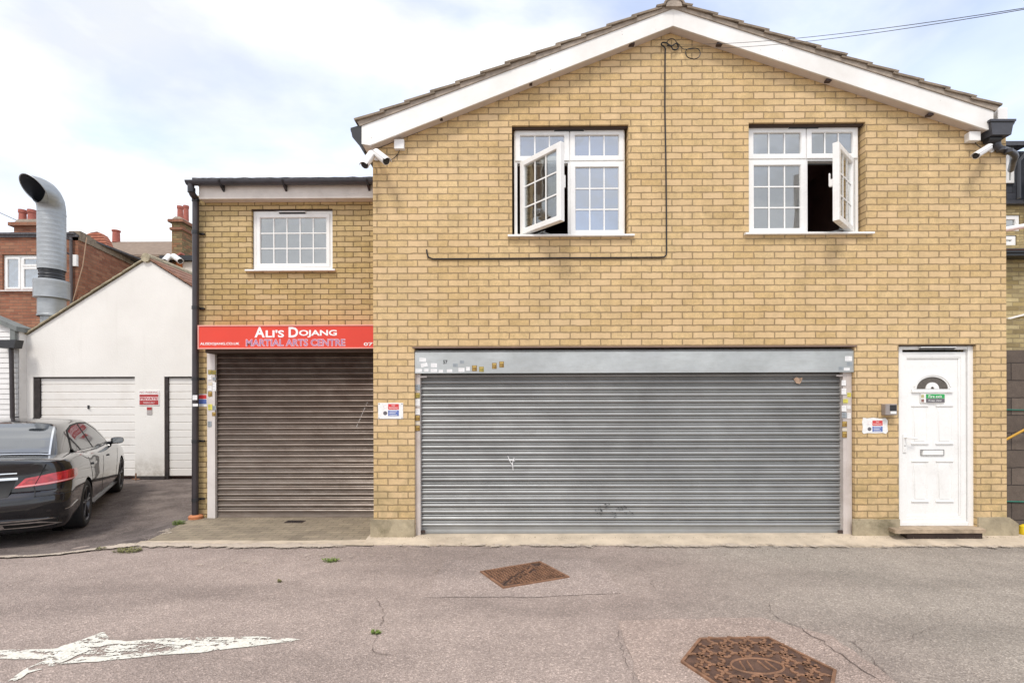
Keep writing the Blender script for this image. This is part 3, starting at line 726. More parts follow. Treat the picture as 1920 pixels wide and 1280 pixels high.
# barge boards
YB = D0-.115
def bpt(px, py): return P(px, py, YB)
pT, pB = bpt(1262, 17), bpt(1262, 48.5)
lT, lB, lE = bpt(678, 236.5), bpt(693.5, 272.5), bpt(678, 270)
rT, rB, rE = bpt(1863, 208.5), bpt(1853, 243.5), bpt(1863, 238)
for nm, pts in (('a', [pT, pB, lB, lE, lT]), ('b', [pT, pB, rB, rE, rT])):
    d_ = .0015 if nm == 'b' else 0
    bm = nb(); prism(bm, [(p[0]+(d_ if k < 2 else 0), p[1]) for k, p in enumerate(pts)], YB+d_, YB+.02); part('barge_board', HB, bm, VERGE, 0)
# soffit strip between board and wall, and the box ends
SOFM = plain('soffit_board', (.62, .54, .48), .5, var=.06)
def soff(a, b, y0, y1, th=.012):
    bm = nb()
    slab(bm, [(a[0], a[1]), (b[0], b[1]), (b[0], b[1]+th), (a[0], a[1]+th)], [], y0, y1); part('soffit', HB, bm, SOFM, 0)
soff((lB[0], lB[1]+.004), (pB[0], pB[1]+.004), YB+.0205, D0-.001); soff((pB[0], pB[1]+.004), (rB[0], rB[1]+.004), YB+.0205, D0-.001)
# side eaves box along both long walls
bm = nb(); xe = lT[0]
prism(bm, [(xe+.001, lT[1]-.02), (xe+.001, lE[1]+.002), (xL-.002, lE[1]+.002), (xL-.002, lT[1]+.05)], YB+.0205, D0+DEPTH); part('soffit', HB, bm, BOARD, 0)
bm = nb(); xe2 = rT[0]
if xe2 > xR+.01: prism(bm, [(xe2-.001, rT[1]-.02), (xe2-.001, rE[1]+.002), (xR+.002, rE[1]+.002), (xR+.002, rT[1]+.05)], YB+.0205, D0+DEPTH); part('soffit', HB, bm, BOARD, 0)
# little brown clips under the boards
for px, py in ((825, 223), (993, 157), (1184, 84), (1348, 84), (1552, 152), (1742, 216)):
    a = P(px, py, YB+.05); bm = nb(); box(bm, a[0]-.030, a[0]+.030, YB+.022, YB+.07, a[1]-.014, a[1]+.006); part('clip', HB, bm, plain('clip_brown', (.05, .03, .03), .6) if px == 825 else bpy.data.materials['clip_brown'])
# roof : stepped courses of tiles both sides, mortar bedding, ridge
def roof_side(top, low, sgn):
    a = Vector((top[0], top[1])); b = Vector((low[0], low[1])); dr = (b-a).normalized(); nr = Vector((-dr.y, dr.x)); nr = nr if nr.y > 0 else -nr
    Ln = (b-a).length+.05; bm = nb(); y0, y1 = YB-.035, D0+DEPTH+.1; g = .298; n = int(Ln/g)+1
    s0 = Ln-n*g
    for k in range(n):
        s1 = Ln-k*g; s_ = max(s1-g-.05, .0); t_ = .022
        p = a+dr*s1+nr*(.062+random.uniform(-.004, .004)); q = a+dr*s_+nr*.036
        j = random.uniform(-.006, .006)
        prism(bm, [tuple(p), tuple(p+nr*t_+dr*j), tuple(q+nr*t_), tuple(q)], y0+random.uniform(-.006, .006), y1)
    part('roof_slope', HB, bm, TILE, 20)
    bm = nb(); prism(bm, [tuple(a+nr*.002), tuple(b+dr*.02+nr*.002), tuple(b+dr*.03+nr*.058), tuple(a+nr*.045)], YB-.012, YB+.25); part('verge_mortar', HB, bm, MORT, 0)
    bm = nb(); prism(bm, [tuple(a-nr*.03), tuple(b-nr*.03), tuple(b+nr*.03), tuple(a+nr*.03)], YB+.26, y1-.05); part('roof_deck', HB, bm, WOODL, 0)
    return b+dr*.05, nr
endL = roof_side(pT, lT, -1); endR = roof_side(pT, rT, 1)
bm = nb(); rz = pT[1]+.03
for k in range(24):
    y0 = YB-.05+k*.4; r_ = .12
    if y0 > D0+DEPTH: break
    th = [math.pi*q/8 for q in range(9)]
    o_ = [(pT[0]+r_*math.cos(a), rz-.02+r_*.75*math.sin(a)) for a in th]; i_ = [(pT[0]+(r_-.02)*math.cos(a), rz-.02+(r_*.75-.02)*math.sin(a)) for a in th]
    prism(bm, o_+i_[::-1], y0, y0+.395)
part('ridge_tiles', HB, bm, TILE, 40)
bm = nb(); prism(bm, [(pT[0]-.09, rz-.03), (pT[0]+.09, rz-.03), (pT[0]+.07, rz+.03), (pT[0], rz+.06), (pT[0]-.07, rz+.03)], YB-.04, YB+.1); part('verge_mortar', HB, bm, MORT, 0)
# gutters along the side eaves
def gutter_x(parent, xc, zt, y0, y1, r=.06, m=BLKPL):          # half round gutter running in depth
    bm = nb(); th = [math.pi+math.pi*q/8 for q in range(9)]
    prism(bm, [(xc+r*math.cos(a), zt+r*math.sin(a)) for a in th]+[(xc+(r-.006)*math.cos(a), zt+(r-.006)*math.sin(a)) for a in th[::-1]], y0, y1)
    prism(bm, [(xc+r*math.cos(a), zt+r*math.sin(a)) for a in th], y0-.004, y0-.0005)
    part('gutter', parent, bm, m, 40)
gx, gz = P(668, 240, YB); gutter_x(HB, gx-.005, gz, YB+.03, D0+DEPTH, .07)
bm = nb(); a_ = P(657, 240, YB); b_ = P(678, 234, YB); c_ = P(689, 291, D0); prism(bm, [a_, (a_[0]+.02, a_[1]-.10), (c_[0]-.03, c_[1]+.02), (c_[0], c_[1]), (b_[0]-.002, lE[1]), (b_[0]-.002, b_[1])], YB+.0, YB+.03); part('gutter_end', HB, bm, BLKPL, 0)
# right hopper and swan neck
h0 = P(1850, 231, YB+.02); h1 = P(1893, 231, YB+.02); h2 = P(1888, 257, YB+.02); h3 = P(1853, 257, YB+.02)
bm = nb(); prism(bm, [(h0[0], h0[1]), (h1[0], h1[1]), (h2[0], h2[1]), (h3[0], h3[1])], YB-.03, YB+.13)
prism(bm, [(h0[0]-.012, h0[1]-.012), (h1[0]+.012, h1[1]-.012), (h1[0]+.014, h1[1]+.012), (h0[0]-.014, h0[1]+.012)], YB-.042, YB+.142)
part('hopper', HB, bm, GREYPL, 20)
q = lambda px, py, Y: Vector((lambda a: (a[0], Y, a[1]))(P(px, py, Y)))
tube_part('downpipe', HB, spline([q(1868, 256, D0-.05), q(1868, 270, D0-.05), q(1876, 279, D0-.04), q(1893, 284, D0+.02), q(1903, 292, D0+.1), q(1900, 302, D0+.2), q(1896, 318, D0+.5)], 6), .034, GREYPL, 14)
bm = nb()
for a in ((1868, 270), (1877, 280), (1891, 284)): lathe(bm, [(.001, -.02), (.041, -.02), (.041, .02), (.001, .02)], q(*a, D0-.045), 'Z', 14)
part('pipe_collar', HB, bm, GREYPL, 40)
tube_part('gutter_pipe', HB, [q(1849, 262, D0-.06), q(1872, 262, D0-.06)], .045, BLKPL, 12)
gutter_x(HB, xR+.075, rT[1]-.03, YB+.15, D0+DEPTH, .06, GREYPL)
# upper windows
YF = D0+.088
def upper_window(o, opn, sillpx, midx, tz, casement, vpx):
    x0, x1, z0, z1 = opn; kx = .004; zs = z0
    fx0, fx1 = x0+.02 if casement == 'R' else x0+.024, x1-.022
    fz0, fz1 = zs+.01, PZ(vpx[0], vpx[2]+1.0, YF)
    W = window_frame(o, fx0, fx1, fz0, fz1, YF, .034, [(midx, fz0+.03, fz1-.03)], [(tz, fx0+.03, fx1-.03)])
    g = .012; yS = YF-.014
    top = (tz+.004, fz1-g); low = (fz0+g, tz-.008)
    for (a, b) in ((fx0+g, midx-.004), (midx+.004, fx1-g)): sash(W, a, b, top[0], top[1], yS, 3, 1, .055)
    if casement == 'L': sash(W, midx+.004, fx1-g, low[0], low[1], yS, 3, 3, .058)
    else: sash(W, fx0+g, midx-.004, low[0], low[1], yS, 3, 3, .058)
    # opened sash
    wd = (midx-fx0-g) if casement == 'L' else (fx1-g-midx); ang = R(47 if casement == 'L' else 43)
    if casement == 'L':
        hx = fx0+.065
        fn = lambda c: Vector((hx+(c.x)*math.cos(ang)+(c.y)*math.sin(ang), yS+(c.y)*math.cos(ang)-(c.x)*math.sin(ang), c.z))
        sash(W, 0, wd, low[0]+.01, low[1], 0, 3, 3, .058, fn=fn, glass=GLASSO, dep=.06)
        bm = nb(); box(bm, wd-.02, wd+.004, .062, .075, (low[0]+low[1])/2-.05, (low[0]+low[1])/2+.08, fn=fn); part('window_handle', W, bm, UPVC)
        bm = nb()
        for u, z in ((hx+.10, low[0]-.002),): tube(bm, [(fx0+.1, YF+.02, z), (u+.1, yS-.06, z+.004), (hx+.28, yS-.14, z+.006)], .005, 6)
        tube(bm, [(midx-.12, YF+.02, low[0]-.001), (hx+.24, yS-.12, low[0]+.003)], .005, 6); part('stay', W, bm, STEEL)
    else:
        hx = fx1-.055
        fn = lambda c: Vector((hx-(c.x)*math.cos(ang)-(c.y)*math.sin(ang)*1, yS+(c.y)*math.cos(ang)-(c.x)*math.sin(ang), c.z))
        fn = lambda c: Vector((hx-(c.x)*math.cos(ang)-(c.y)*math.sin(ang), yS+c.y*math.cos(ang)-c.x*math.sin(ang), c.z))
        sash(W, 0, wd, low[0]+.01, low[1], 0, 3, 3, .058, fn=fn, glass=GLASSO, dep=.06)
        zc = (low[0]+low[1])/2
        bm = nb(); box(bm, wd-.045, wd-.015, .06, .10, zc-.03, zc+.05, .005, fn=fn); box(bm, wd-.05, wd-.02, .09, .105, zc-.02, zc+.12, .004, fn=fn); part('window_handle', W, bm, UPVC)
        bm = nb(); tube(bm, [(fx1-.1, YF+.02, low[0]-.002), (hx-.12, yS-.04, low[0]+.002), (hx-.26, yS-.14, low[0]+.005)], .005, 6)
        tube(bm, [(midx+.12, YF+.02, low[0]-.001), (hx-.2, yS-.10, low[0]+.003)], .005, 6); part('stay', W, bm, STEEL)
    s0, s1 = PX(sillpx[0], 440, D0-.04), PX(sillpx[1], 440, D0-.04)
    sill(W, s0, s1, zs-.022, D0-.045, YF+.0)
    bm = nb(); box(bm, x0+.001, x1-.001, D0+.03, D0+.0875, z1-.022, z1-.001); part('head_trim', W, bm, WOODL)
    vent(W, PX(vpx[0]-29, vpx[2], D0), PX(vpx[0]+29, vpx[2], D0), fz1-.026, YF-.001)
upper_window(HB, w1, (952, 1190), PX(1068, 340, YF), PZ(1070, 303, YF), 'L', (1068, 0, 242))
upper_window(HB, w2, (1398, 1640), PX(1511, 340, YF), PZ(1515, 299, YF), 'R', (1513, 0, 237))
# pale curtains hung behind the upper panes
CURT = plain('pale_blind', (.20, .215, .225), .9, var=.1, scale=2)
bm = nb(); box(bm, w1[0]+.01, w1[1]-.01, YF+.12, YF+.125, PZ(1070, 303, YF), w1[3]-.02); box(bm, PX(1078, 340, YF), w1[1]-.01, YF+.12, YF+.125, w1[2]+.02, PZ(1070, 303, YF)-.0001)
part('blind', HB, bm, CURT, 0)
bm = nb(); box(bm, w2[0]+.01, w2[1]-.01, YF+.12, YF+.125, PZ(1515, 300, YF), w2[3]-.02); box(bm, w2[0]+.01, PX(1500, 340, YF), YF+.12, YF+.125, w2[2]+.02, PZ(1515, 300, YF)-.0001)
part('blind', HB, bm, CURT, 0)
# wide roller shutter
YS = D0+.075
bx0, bx1, bz0, bz1 = PX(778, 680, YS-.05), PX(1600, 680, YS-.05), PZ(1190, 698.5, YS-.06), PZ(1190, 654.5, YS-.06)
r0, r1 = PX(789, 800, YS), PX(1578, 800, YS)
SH = curtain(HB, r0-.01, r1+.01, ZT-.004, sO[3]-.2, YS+.04, SHUT, 40)
bm = nb(); slab(bm, [(YS-.06, bz0), (YS-.06, bz1-.03), (YS-.03, bz1), (YS+.2, bz1), (YS+.2, bz0+.25), (YS-.045, bz0+.006), (YS-.045, bz0)], [], bx0, bx1, mp=lambda a, b, c: (b, a, c)); part('shutter_box', SH, bm, BOXM, 20)
rail(SH, PX(777.5, 800, YS-.03), r0, -.02, bz0+.02, YS-.03, YS+.08, RAIL); rail(SH, r1, PX(1597, 800, YS-.03), -.02, bz0+.02, YS-.03, YS+.08, RAIL)
for x_, s_ in ((r0, 1), (r1, -1)):
    bm = nb(); z_ = bz0-.035; box(bm, min(x_, x_+s_*.075), max(x_, x_+s_*.075), YS-.028, YS-.02, z_-.012, z_+.006); part('locking_bracket', SH, bm, RAIL)
    bm = nb(); box(bm, min(x_, x_+s_*.05), max(x_, x_+s_*.05), YS-.02, YS, ZT+.01, ZT+.04); part('bolt', SH, bm, RUSTD)
# scuffs : chipped black paint low in the middle, white scribble
bm = nb()
for k in range(46):
    a = random.choice([(1122, 955), (1140, 948), (1162, 955), (1172, 950), (1128, 962), (1150, 962), (1176, 960)]); px, py = a[0]+random.gauss(0, 4), a[1]+random.gauss(0, 3.5)
    x_, z_ = P(px, py, YS); s_ = random.uniform(.004, .016); slab(bm, [(x_-s_, z_), (x_, z_-s_*.3), (x_+s_*.8, z_+.001), (x_+.1*s_, z_+s_*.35)], [], YS+.0185, YS+.0225)
part('scuff_marks', SH, bm, BLKPL, 0)
bm = nb(); x_, z_ = P(1498, 712, YS); slab(bm, [(x_-.05, z_+.01), (x_-.02, z_-.035), (x_+.02, z_-.045), (x_+.045, z_-.005), (x_+.05, z_+.03), (x_+.01, z_+.02), (x_-.02, z_+.035)], [], YS+.018, YS+.0225); part('pale_spot', SH, bm, plain('pale_spot', (.62, .42, .28), .6, var=.4, scale=40), 0)  # pale tan spot near the top right of the slats
bm = nb()
for pts in ([(952, 855), (957, 866), (961, 872)], [(964, 858), (961, 868), (962, 882)], [(955, 862), (965, 864)]):
    tube(bm, [(P(a, b, YS)[0], YS+.0205, P(a, b, YS)[1]) for a, b in pts], .004, 5)
part('scribble', SH, bm, WHITE, 0)
bm = nb(); text_bm(bm, '57', PX(831, 680, YS-.06), PX(839, 680, YS-.06), PZ(835, 682, YS-.06), PZ(835, 675, YS-.06), YS-.0625, .02); part('number', SH, bm, BLKPL, 0)
# ---- white front door
YD = D0+.05
def door():
    X = lambda px: PX(px, 800, YD); Z = lambda py: PZ(1757, py, YD)
    bm = nb(); ring(bm, X(1685.6), X(1828.5), Z(985.5), Z(647.5), .04, YD, YD+.07)
    box(bm, X(1814), X(1827), YD-.008, YD+.05, Z(985), Z(649))
    dr = part('door', HB, bm, UPVC)
    bm = nb(); y = YD+.012; ring(bm, X(1692.3), X(1813.4), Z(981), Z(659.5), PX(1702, 800, YD)-PX(1692.3, 800, YD), y, y+.05)
    part('sash', dr, bm, UPVC)
    bm = nb(); yp = y+.016; box(bm, X(1701), X(1804), yp, yp+.03, Z(972), Z(668.5)); box(bm, X(1703), X(1803), y+.004, yp-.0005, Z(971), Z(966.3), .002); box(bm, X(1703), X(1803), y+.004, yp-.0005, Z(671.7), Z(669.5), .002); box(bm, X(1800), X(1803), y+.0045, yp-.0003, Z(966.2), Z(671.8), .002)
    for (a, b, c, d) in ((1712, 1743.5, 759.5, 833), (1758, 1790, 759.5, 833), (1712, 1743.5, 863.5, 941.6), (1758, 1790, 863.5, 941.6)):
        prismx(bm, [(yp, Z(d)), (yp-.014, Z(d)+.004), (yp-.014, Z(d)+.014), (yp, Z(d)+.024)], X(a-.5), X(b+.5))
        prismx(bm, [(yp, Z(c)-.02), (yp-.012, Z(c)-.010), (yp-.012, Z(c)), (yp, Z(c)+.004)], X(a), X(b))
        for e in (a+2.5, b-3.5): slab(bm, [(X(e), yp), (X(e)+.006, yp-.005), (X(e)+.012, yp)], [], Z(d)+.02, Z(c)-.02, mp=lambda p, q_, r_: (p, r_, q_))
        box(bm, X(a+6), X(b-6), yp-.004, yp+.001, Z(d)+.035, Z(c)-.035, .003)
    # arched light
    cx, cz = X(1750.7), Z(729)
    def arcp(rx, rz_, n=20): return [(cx+rx*math.cos(math.pi*k/n), cz+rz_*math.sin(math.pi*k/n)) for k in range(n+1)]
    rx, rz2 = X(1780.5)-cx, Z(706)-cz
    o_, i_ = arcp(rx+.035, rz2+.035), arcp(rx+.0, rz2+.0)
    slab(bm, o_+i_[::-1], [], yp-.012, yp+.001)
    m_ = arcp(rx+.018, rz2+.018); slab(bm, o_[1:-1]+m_[1:-1][::-1], [], yp-.018, yp-.0121)
    hub = arcp(rx*.42, rz2*.55, 12); hubi = arcp(rx*.12, rz2*.2, 8); slab(bm, hub+hubi[::-1], [], yp-.014, yp+.001)
    prismx(bm, [(yp, cz-.04), (yp-.02, cz-.036), (yp-.02, cz-.022), (yp-.014, cz-.004), (yp, cz)], X(1712), X(1789))
    part('panel', dr, bm, UPVC, 40)
    bm = nb(); slab(bm, arcp(rx-.001, rz2-.001), [], yp-.003, yp-.0005); part('fanlight', dr, bm, FANG, 0)
    bm = nb(); ring(bm, X(1729), X(1773), Z(854), Z(842.5), .005, yp-.014, yp, .002); part('letterbox', dr, bm, plain('grey_metal', (.30, .29, .28), .35, .6))
    bm = nb(); box(bm, X(1733), X(1771.5), yp-.011, yp-.001, Z(853), Z(843.8), .002); part('letter_flap', dr, bm, UPVC)
    bm = nb(); box(bm, X(1693.3), X(1699.8), y-.012, y, Z(848), Z(813.5), .003); tube(bm, [(X(1697), y-.006, Z(820)), (X(1697), y-.05, Z(820)), (X(1700), y-.056, Z(820)), (X(1714.5), y-.056, Z(821.2))], .009, 8)
    part('handle', dr, bm, UPVC)
    bm = nb(); lathe(bm, [(.0005, -.016), (.006, -.016), (.006, 0)], (X(1696.6), y, Z(835)), 'Y', 10); part('lock', dr, bm, bpy.data.materials['grey_metal']); bm = nb(); lathe(bm, [(.0005, -.013), (.004, -.013), (.004, 0)], (X(1696.6), y, Z(844)), 'Y', 10); part('lock', dr, bm, bpy.data.materials['grey_metal'])
    vent(dr, X(1722), X(1789), Z(650.5)-.02, YD-.001)
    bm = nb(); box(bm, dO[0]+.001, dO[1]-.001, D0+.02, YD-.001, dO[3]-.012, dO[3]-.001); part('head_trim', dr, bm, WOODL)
door()
STONE = plain('worn_stone', (.38, .29, .20), .95, var=.3, scale=10, bump=.008, bscale=40, dirt=((.14, .11, .07), .6))
bm = nb(); ys0, ys1 = D0-.15, D0+.045
def sx(px): return PX(px, 990, ys0)
slab(bm, [(sx(1680), ys0+.02), (sx(1684), ys0), (sx(1705), ys0), (sx(1712), ys0+.012), (sx(1852), ys0+.02), (sx(1854), ys0+.06), (dO[1]+.03, D0-.0225), (dO[1]-.001, D0-.0225), (dO[1]-.001, ys1), (dO[0]+.001, ys1), (dO[0]+.001, D0-.0225), (sx(1682), D0-.0225)], [], .112, .153, mp=lambda a, b, c: (a, c, b))
part('doorstep', HB, bm, STONE, 20)
bm = nb(); box(bm, dO[0]+.02, dO[1]-.02, D0-.09, ys1-.01, .0, .1115); part('step_base', HB, bm, RUSTD)
# ================================================================ brick extension on the left
xa, xb = PX(366.5, 700, YW), xL-.0015
EX = thing('brick_extension', (xa, YW, 0), 'narrow set back yellow brick extension with one window above the brown roller shutter', 'building')
wo = (PX(471.5, 450, YW), PX(623.5, 450, YW), PZ(547, 505.5, YW), PZ(547, 391.5, YW))
so = (PX(404, 800, YW)-.03, xb-.04, -.02, PZ(540, 640, YW)); ze = PZ(530, 366, YW)
bm = nb(); slab(bm, [(xa, -.1), (so[0], -.1), (so[0], so[3]), (so[1], so[3]), (so[1], -.1), (xb, -.1), (xb, ze), (xa, ze)], [rect(*wo)], YW, YW+.25)
slab(bm, [(YW+.2501, -.1), (YW+7, -.1), (YW+7, ze), (YW+.2501, ze)], [], xa, xa+.25, mp=lambda a, b, c: (b, a, c))
slab(bm, [(YW+6.75, -.1), (YW+7, -.1), (YW+7, ze), (YW+6.75, ze)], [], xa+.251, xb, mp=lambda a, b, c: (b, a, c))
part('wall', EX, bm, WING, 20)
YE = YW-.13
bm = nb(); box(bm, PX(373, 360, YE), xb, YE, YW-.001, PZ(530, 372, YE), PZ(530, 346, YE)); part('fascia', EX, bm, plain('cream_board', (.66, .60, .54), .45, var=.07, dirt=((.36, .30, .25), .3)), 0)
bm = nb(); yg = YE-.062; zt = PZ(530, 339.5, yg); th = [math.pi+math.pi*k/10 for k in range(11)]; r_ = .058
slab(bm, [(yg+r_*math.cos(a), zt+r_*.9*math.sin(a)) for a in th]+[(yg+(r_-.006)*math.cos(a), zt+(r_*.9-.006)*math.sin(a)) for a in th[::-1]], [], PX(352, 340, yg), xb, mp=lambda a, b, c: (b, a, c))
prismx(bm, [(yg+r_*math.cos(a), zt+r_*.9*math.sin(a)) for a in th], PX(351, 340, yg), PX(352, 340, yg)); part('gutter', EX, bm, GREYPL, 40)
for px in (415, 533, 690):
    x_ = PX(px, 345, yg); bm = nb(); prismx(bm, [(yg-.066, zt+.01), (yg-.066, zt-.012), (yg-.02, zt-.068), (YE-.001, zt-.115), (YE-.001, zt-.02), (yg+.02, zt-.06), (yg-.055, zt-.005)], x_-.012, x_+.014); part('gutter_bracket', EX, bm, BLKPL, 0)
def rough_roof():
    bm = nb(); x0, x1 = PX(361, 336, yg)+.0, xb; n = 90; cols = []
    for i in range(n+1):
        x = x0+(x1-x0)*i/n; j = .012*noise.noise(Vector((x*9, 1, 0))); cols.append([bm.verts.new((x, y, z+j*(1 if k in (1, 2) else .2))) for k, (y, z) in enumerate(((yg-.01, zt+.012), (yg-.015, zt+.042), (yg+.5, zt+.10), (YW+7.1, zt+1.1), (YW+7.1, zt+.9), (YW, zt-.02)))])
    for a, b in zip(cols, cols[1:]):
        for k in range(6): bm.faces.new((a[k], b[k], b[(k+1) % 6], a[(k+1) % 6]))
    bm.faces.new(cols[0]); bm.faces.new(cols[-1]); bmesh.ops.recalc_face_normals(bm, faces=bm.faces); part('roof', EX, bm, FELT, 30)
rough_roof()
# downpipe with swan neck, clips, and clay foot
yp = YW-.075; qq = lambda px, py, Y=yp: Vector((P(px, py, Y)[0], Y, P(px, py, Y)[1]))
tube_part('downpipe', EX, [qq(358, 344, yg), qq(358, 353, yg)]+spline([qq(358.5, 356, yg), qq(361, 364, yg+.03), qq(366.5, 372), qq(367, 380)], 5)+[qq(367, 480), qq(366.5, 700), qq(366, 968)], .041, plain('brown_black_pipe', (.040, .032, .034), .4, var=.2), 16)
bm = nb()
for py in (357, 374): lathe(bm, [(.001, -.03), (.047, -.03), (.047, .03), (.001, .03)], qq(359 if py == 357 else 366.8, py, yg if py == 357 else yp), 'Z', 16)
part('pipe_socket', EX, bm, BLKPL, 40)
for py in (436, 577, 710, 827, 936): bm = nb(); lathe(bm, [(.001, -.022), (.047, -.022), (.047, .022), (.001, .022)], qq(366.6, py), 'Z', 16); a = qq(374, py); box(bm, a.x-.03, a.x+.03, YW-.03, YW-.001, a.z-.012, a.z+.012); part('pipe_clip', EX, bm, BLKPL, 40)
bm = nb(); a = qq(367, 971); lathe(bm, [(.001, -.01), (.085, -.01), (.09, .03), (.075, .045), (.055, .05), (.001, .05)], (a.x, a.y-.0, .012), 'Z', 20); part('clay_gully', EX, bm, plain('terracotta', (.50, .19, .08), .8, var=.2, scale=20), 40)
# window
YF2 = YW+.04
W = window_frame(EX, wo[0]+.006, wo[1]-.006, wo[2]+.006, wo[3]-.014, YF2, .04)
sash(W, wo[0]+.05, wo[1]-.05, wo[2]+.044, wo[3]-.056, YF2-.006, 5, 3, .048)
sill(W, PX(459.5, 505, YW-.04), PX(628, 505, YW-.04), wo[2]-.026, YW-.05, YF2)
vent(W, PX(524, 398, YF2), PX(574, 398, YF2), wo[3]-.05, YF2-.001)
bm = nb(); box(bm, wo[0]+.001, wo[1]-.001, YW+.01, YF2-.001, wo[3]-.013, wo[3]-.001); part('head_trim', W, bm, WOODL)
bm = nb(); box(bm, wo[0]+.02, wo[1]-.02, YF2+.10, YF2+.105, wo[2], wo[3]); part('blind', EX, bm, CURT, 0)
bm = nb(); x_ = PX(540, 600, YW)
inner_room(xa+.26, xb-.01, YW+.26, YW+4, .01, 2.4, EX)
# brown shutter
YR = YW-.02
c0, c1 = PX(405.5, 800, YR), xb-.002
SB = curtain(EX, c0-.01, c1, .0, so[3]-.05, YR+.03, SHUTB, 30)
rail(SB, PX(388, 800, YR-.03), c0, -.01, PZ(396, 659, YR-.03), YR-.03, YW-.001, plain('white_rail', (.66, .61, .57), .45, var=.06, scale=3, dirt=((.42, .36, .31), .5)))
bm = nb(); box(bm, c0, c0+.09, YR-.028, YR-.02, PZ(396, 664, YR), PZ(396, 661, YR)); part('locking_bracket', SB, bm, RAIL)
bm = nb(); tube(bm, [(P(a, b, YR)[0], YR+.015, P(a, b, YR)[1]) for a, b in ((689, 752), (682, 768), (668, 800))], .0025, 5); part('scratch', SB, bm, WHITE, 0)
# ---------------------------------------------------------------- red sign (box sign over the shutter)
YS1 = YW-.26
s0x, s1x, sz0, sz1 = PX(370.5, 630, YS1), xb-.003, PZ(530, 654, YS1), PZ(530, 609, YS1)
s1x = PX(712, 630, YS1)
s1x = min(s1x, xb-.003)
SG = thing('shop_sign', (s0x, YS1, 0), 'long red shop sign with white lettering above the brown shutter', 'sign')
bm = nb(); box(bm, s0x+.012, s1x-.004, YS1+.004, YW-.001, sz0+.012, sz1-.004); part('panel', SG, bm, REDSIGN, 0)
bm = nb(); ring(bm, s0x, s1x, sz0, sz1, .014, YS1-.004, YS1+.03, .004); part('frame', SG, bm, SIGNFR)
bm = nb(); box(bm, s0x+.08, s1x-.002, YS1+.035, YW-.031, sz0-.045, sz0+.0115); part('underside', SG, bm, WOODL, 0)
def stext(s, px0, px1, py0, py1, m, bold=.0, dy=.001, par=SG, nm='lettering', Y=YS1): bm = nb(); text_bm(bm, s, PX(px0, py0, Y), PX(px1, py0, Y), PZ(px0, py1, Y), PZ(px0, py0, Y), Y+.004-dy, bold); return bm
LT = nb()
for s, a, b, c, d in (('A', 477, 496.5, 613, 632.5), ("LI'S", 498, 532.5, 618.5, 632.5), ('D', 541, 559, 613, 632.5), ('OJANG', 560.5, 631.5, 618.5, 632.5)):
    text_bm(LT, s, PX(a, c, YS1), PX(b, c, YS1), PZ(a, d, YS1), PZ(a, c, YS1), YS1+.0015, .03)
part('lettering', SG, LT, WHITE, 0)
LT = nb(); text_bm(LT, 'ALISDOJANG.CO.UK', PX(375, 645, YS1), PX(449, 645, YS1), PZ(375, 648, YS1), PZ(375, 641.8, YS1), YS1+.0015, .02); text_bm(LT, '077', PX(682, 645, YS1), s1x-.035, PZ(690, 648, YS1), PZ(690, 641.8, YS1), YS1+.0015, .02); part('lettering', SG, LT, WHITE, 0)
LT = nb(); text_bm(LT, 'MARTIAL ARTS CENTRE', PX(460.5, 640, YS1), PX(647.5, 640, YS1), PZ(540, 649.2, YS1), PZ(540, 635.2, YS1), YS1+.0022, .045); part('lettering', SG, LT, PINK, 0)
LT = nb(); text_bm(LT, 'MARTIAL ARTS CENTRE', PX(461.8, 640, YS1), PX(646.2, 640, YS1), PZ(540, 648.2, YS1), PZ(540, 636.2, YS1), YS1+.0008, -.006); part('lettering', SG, LT, INKB, 0)
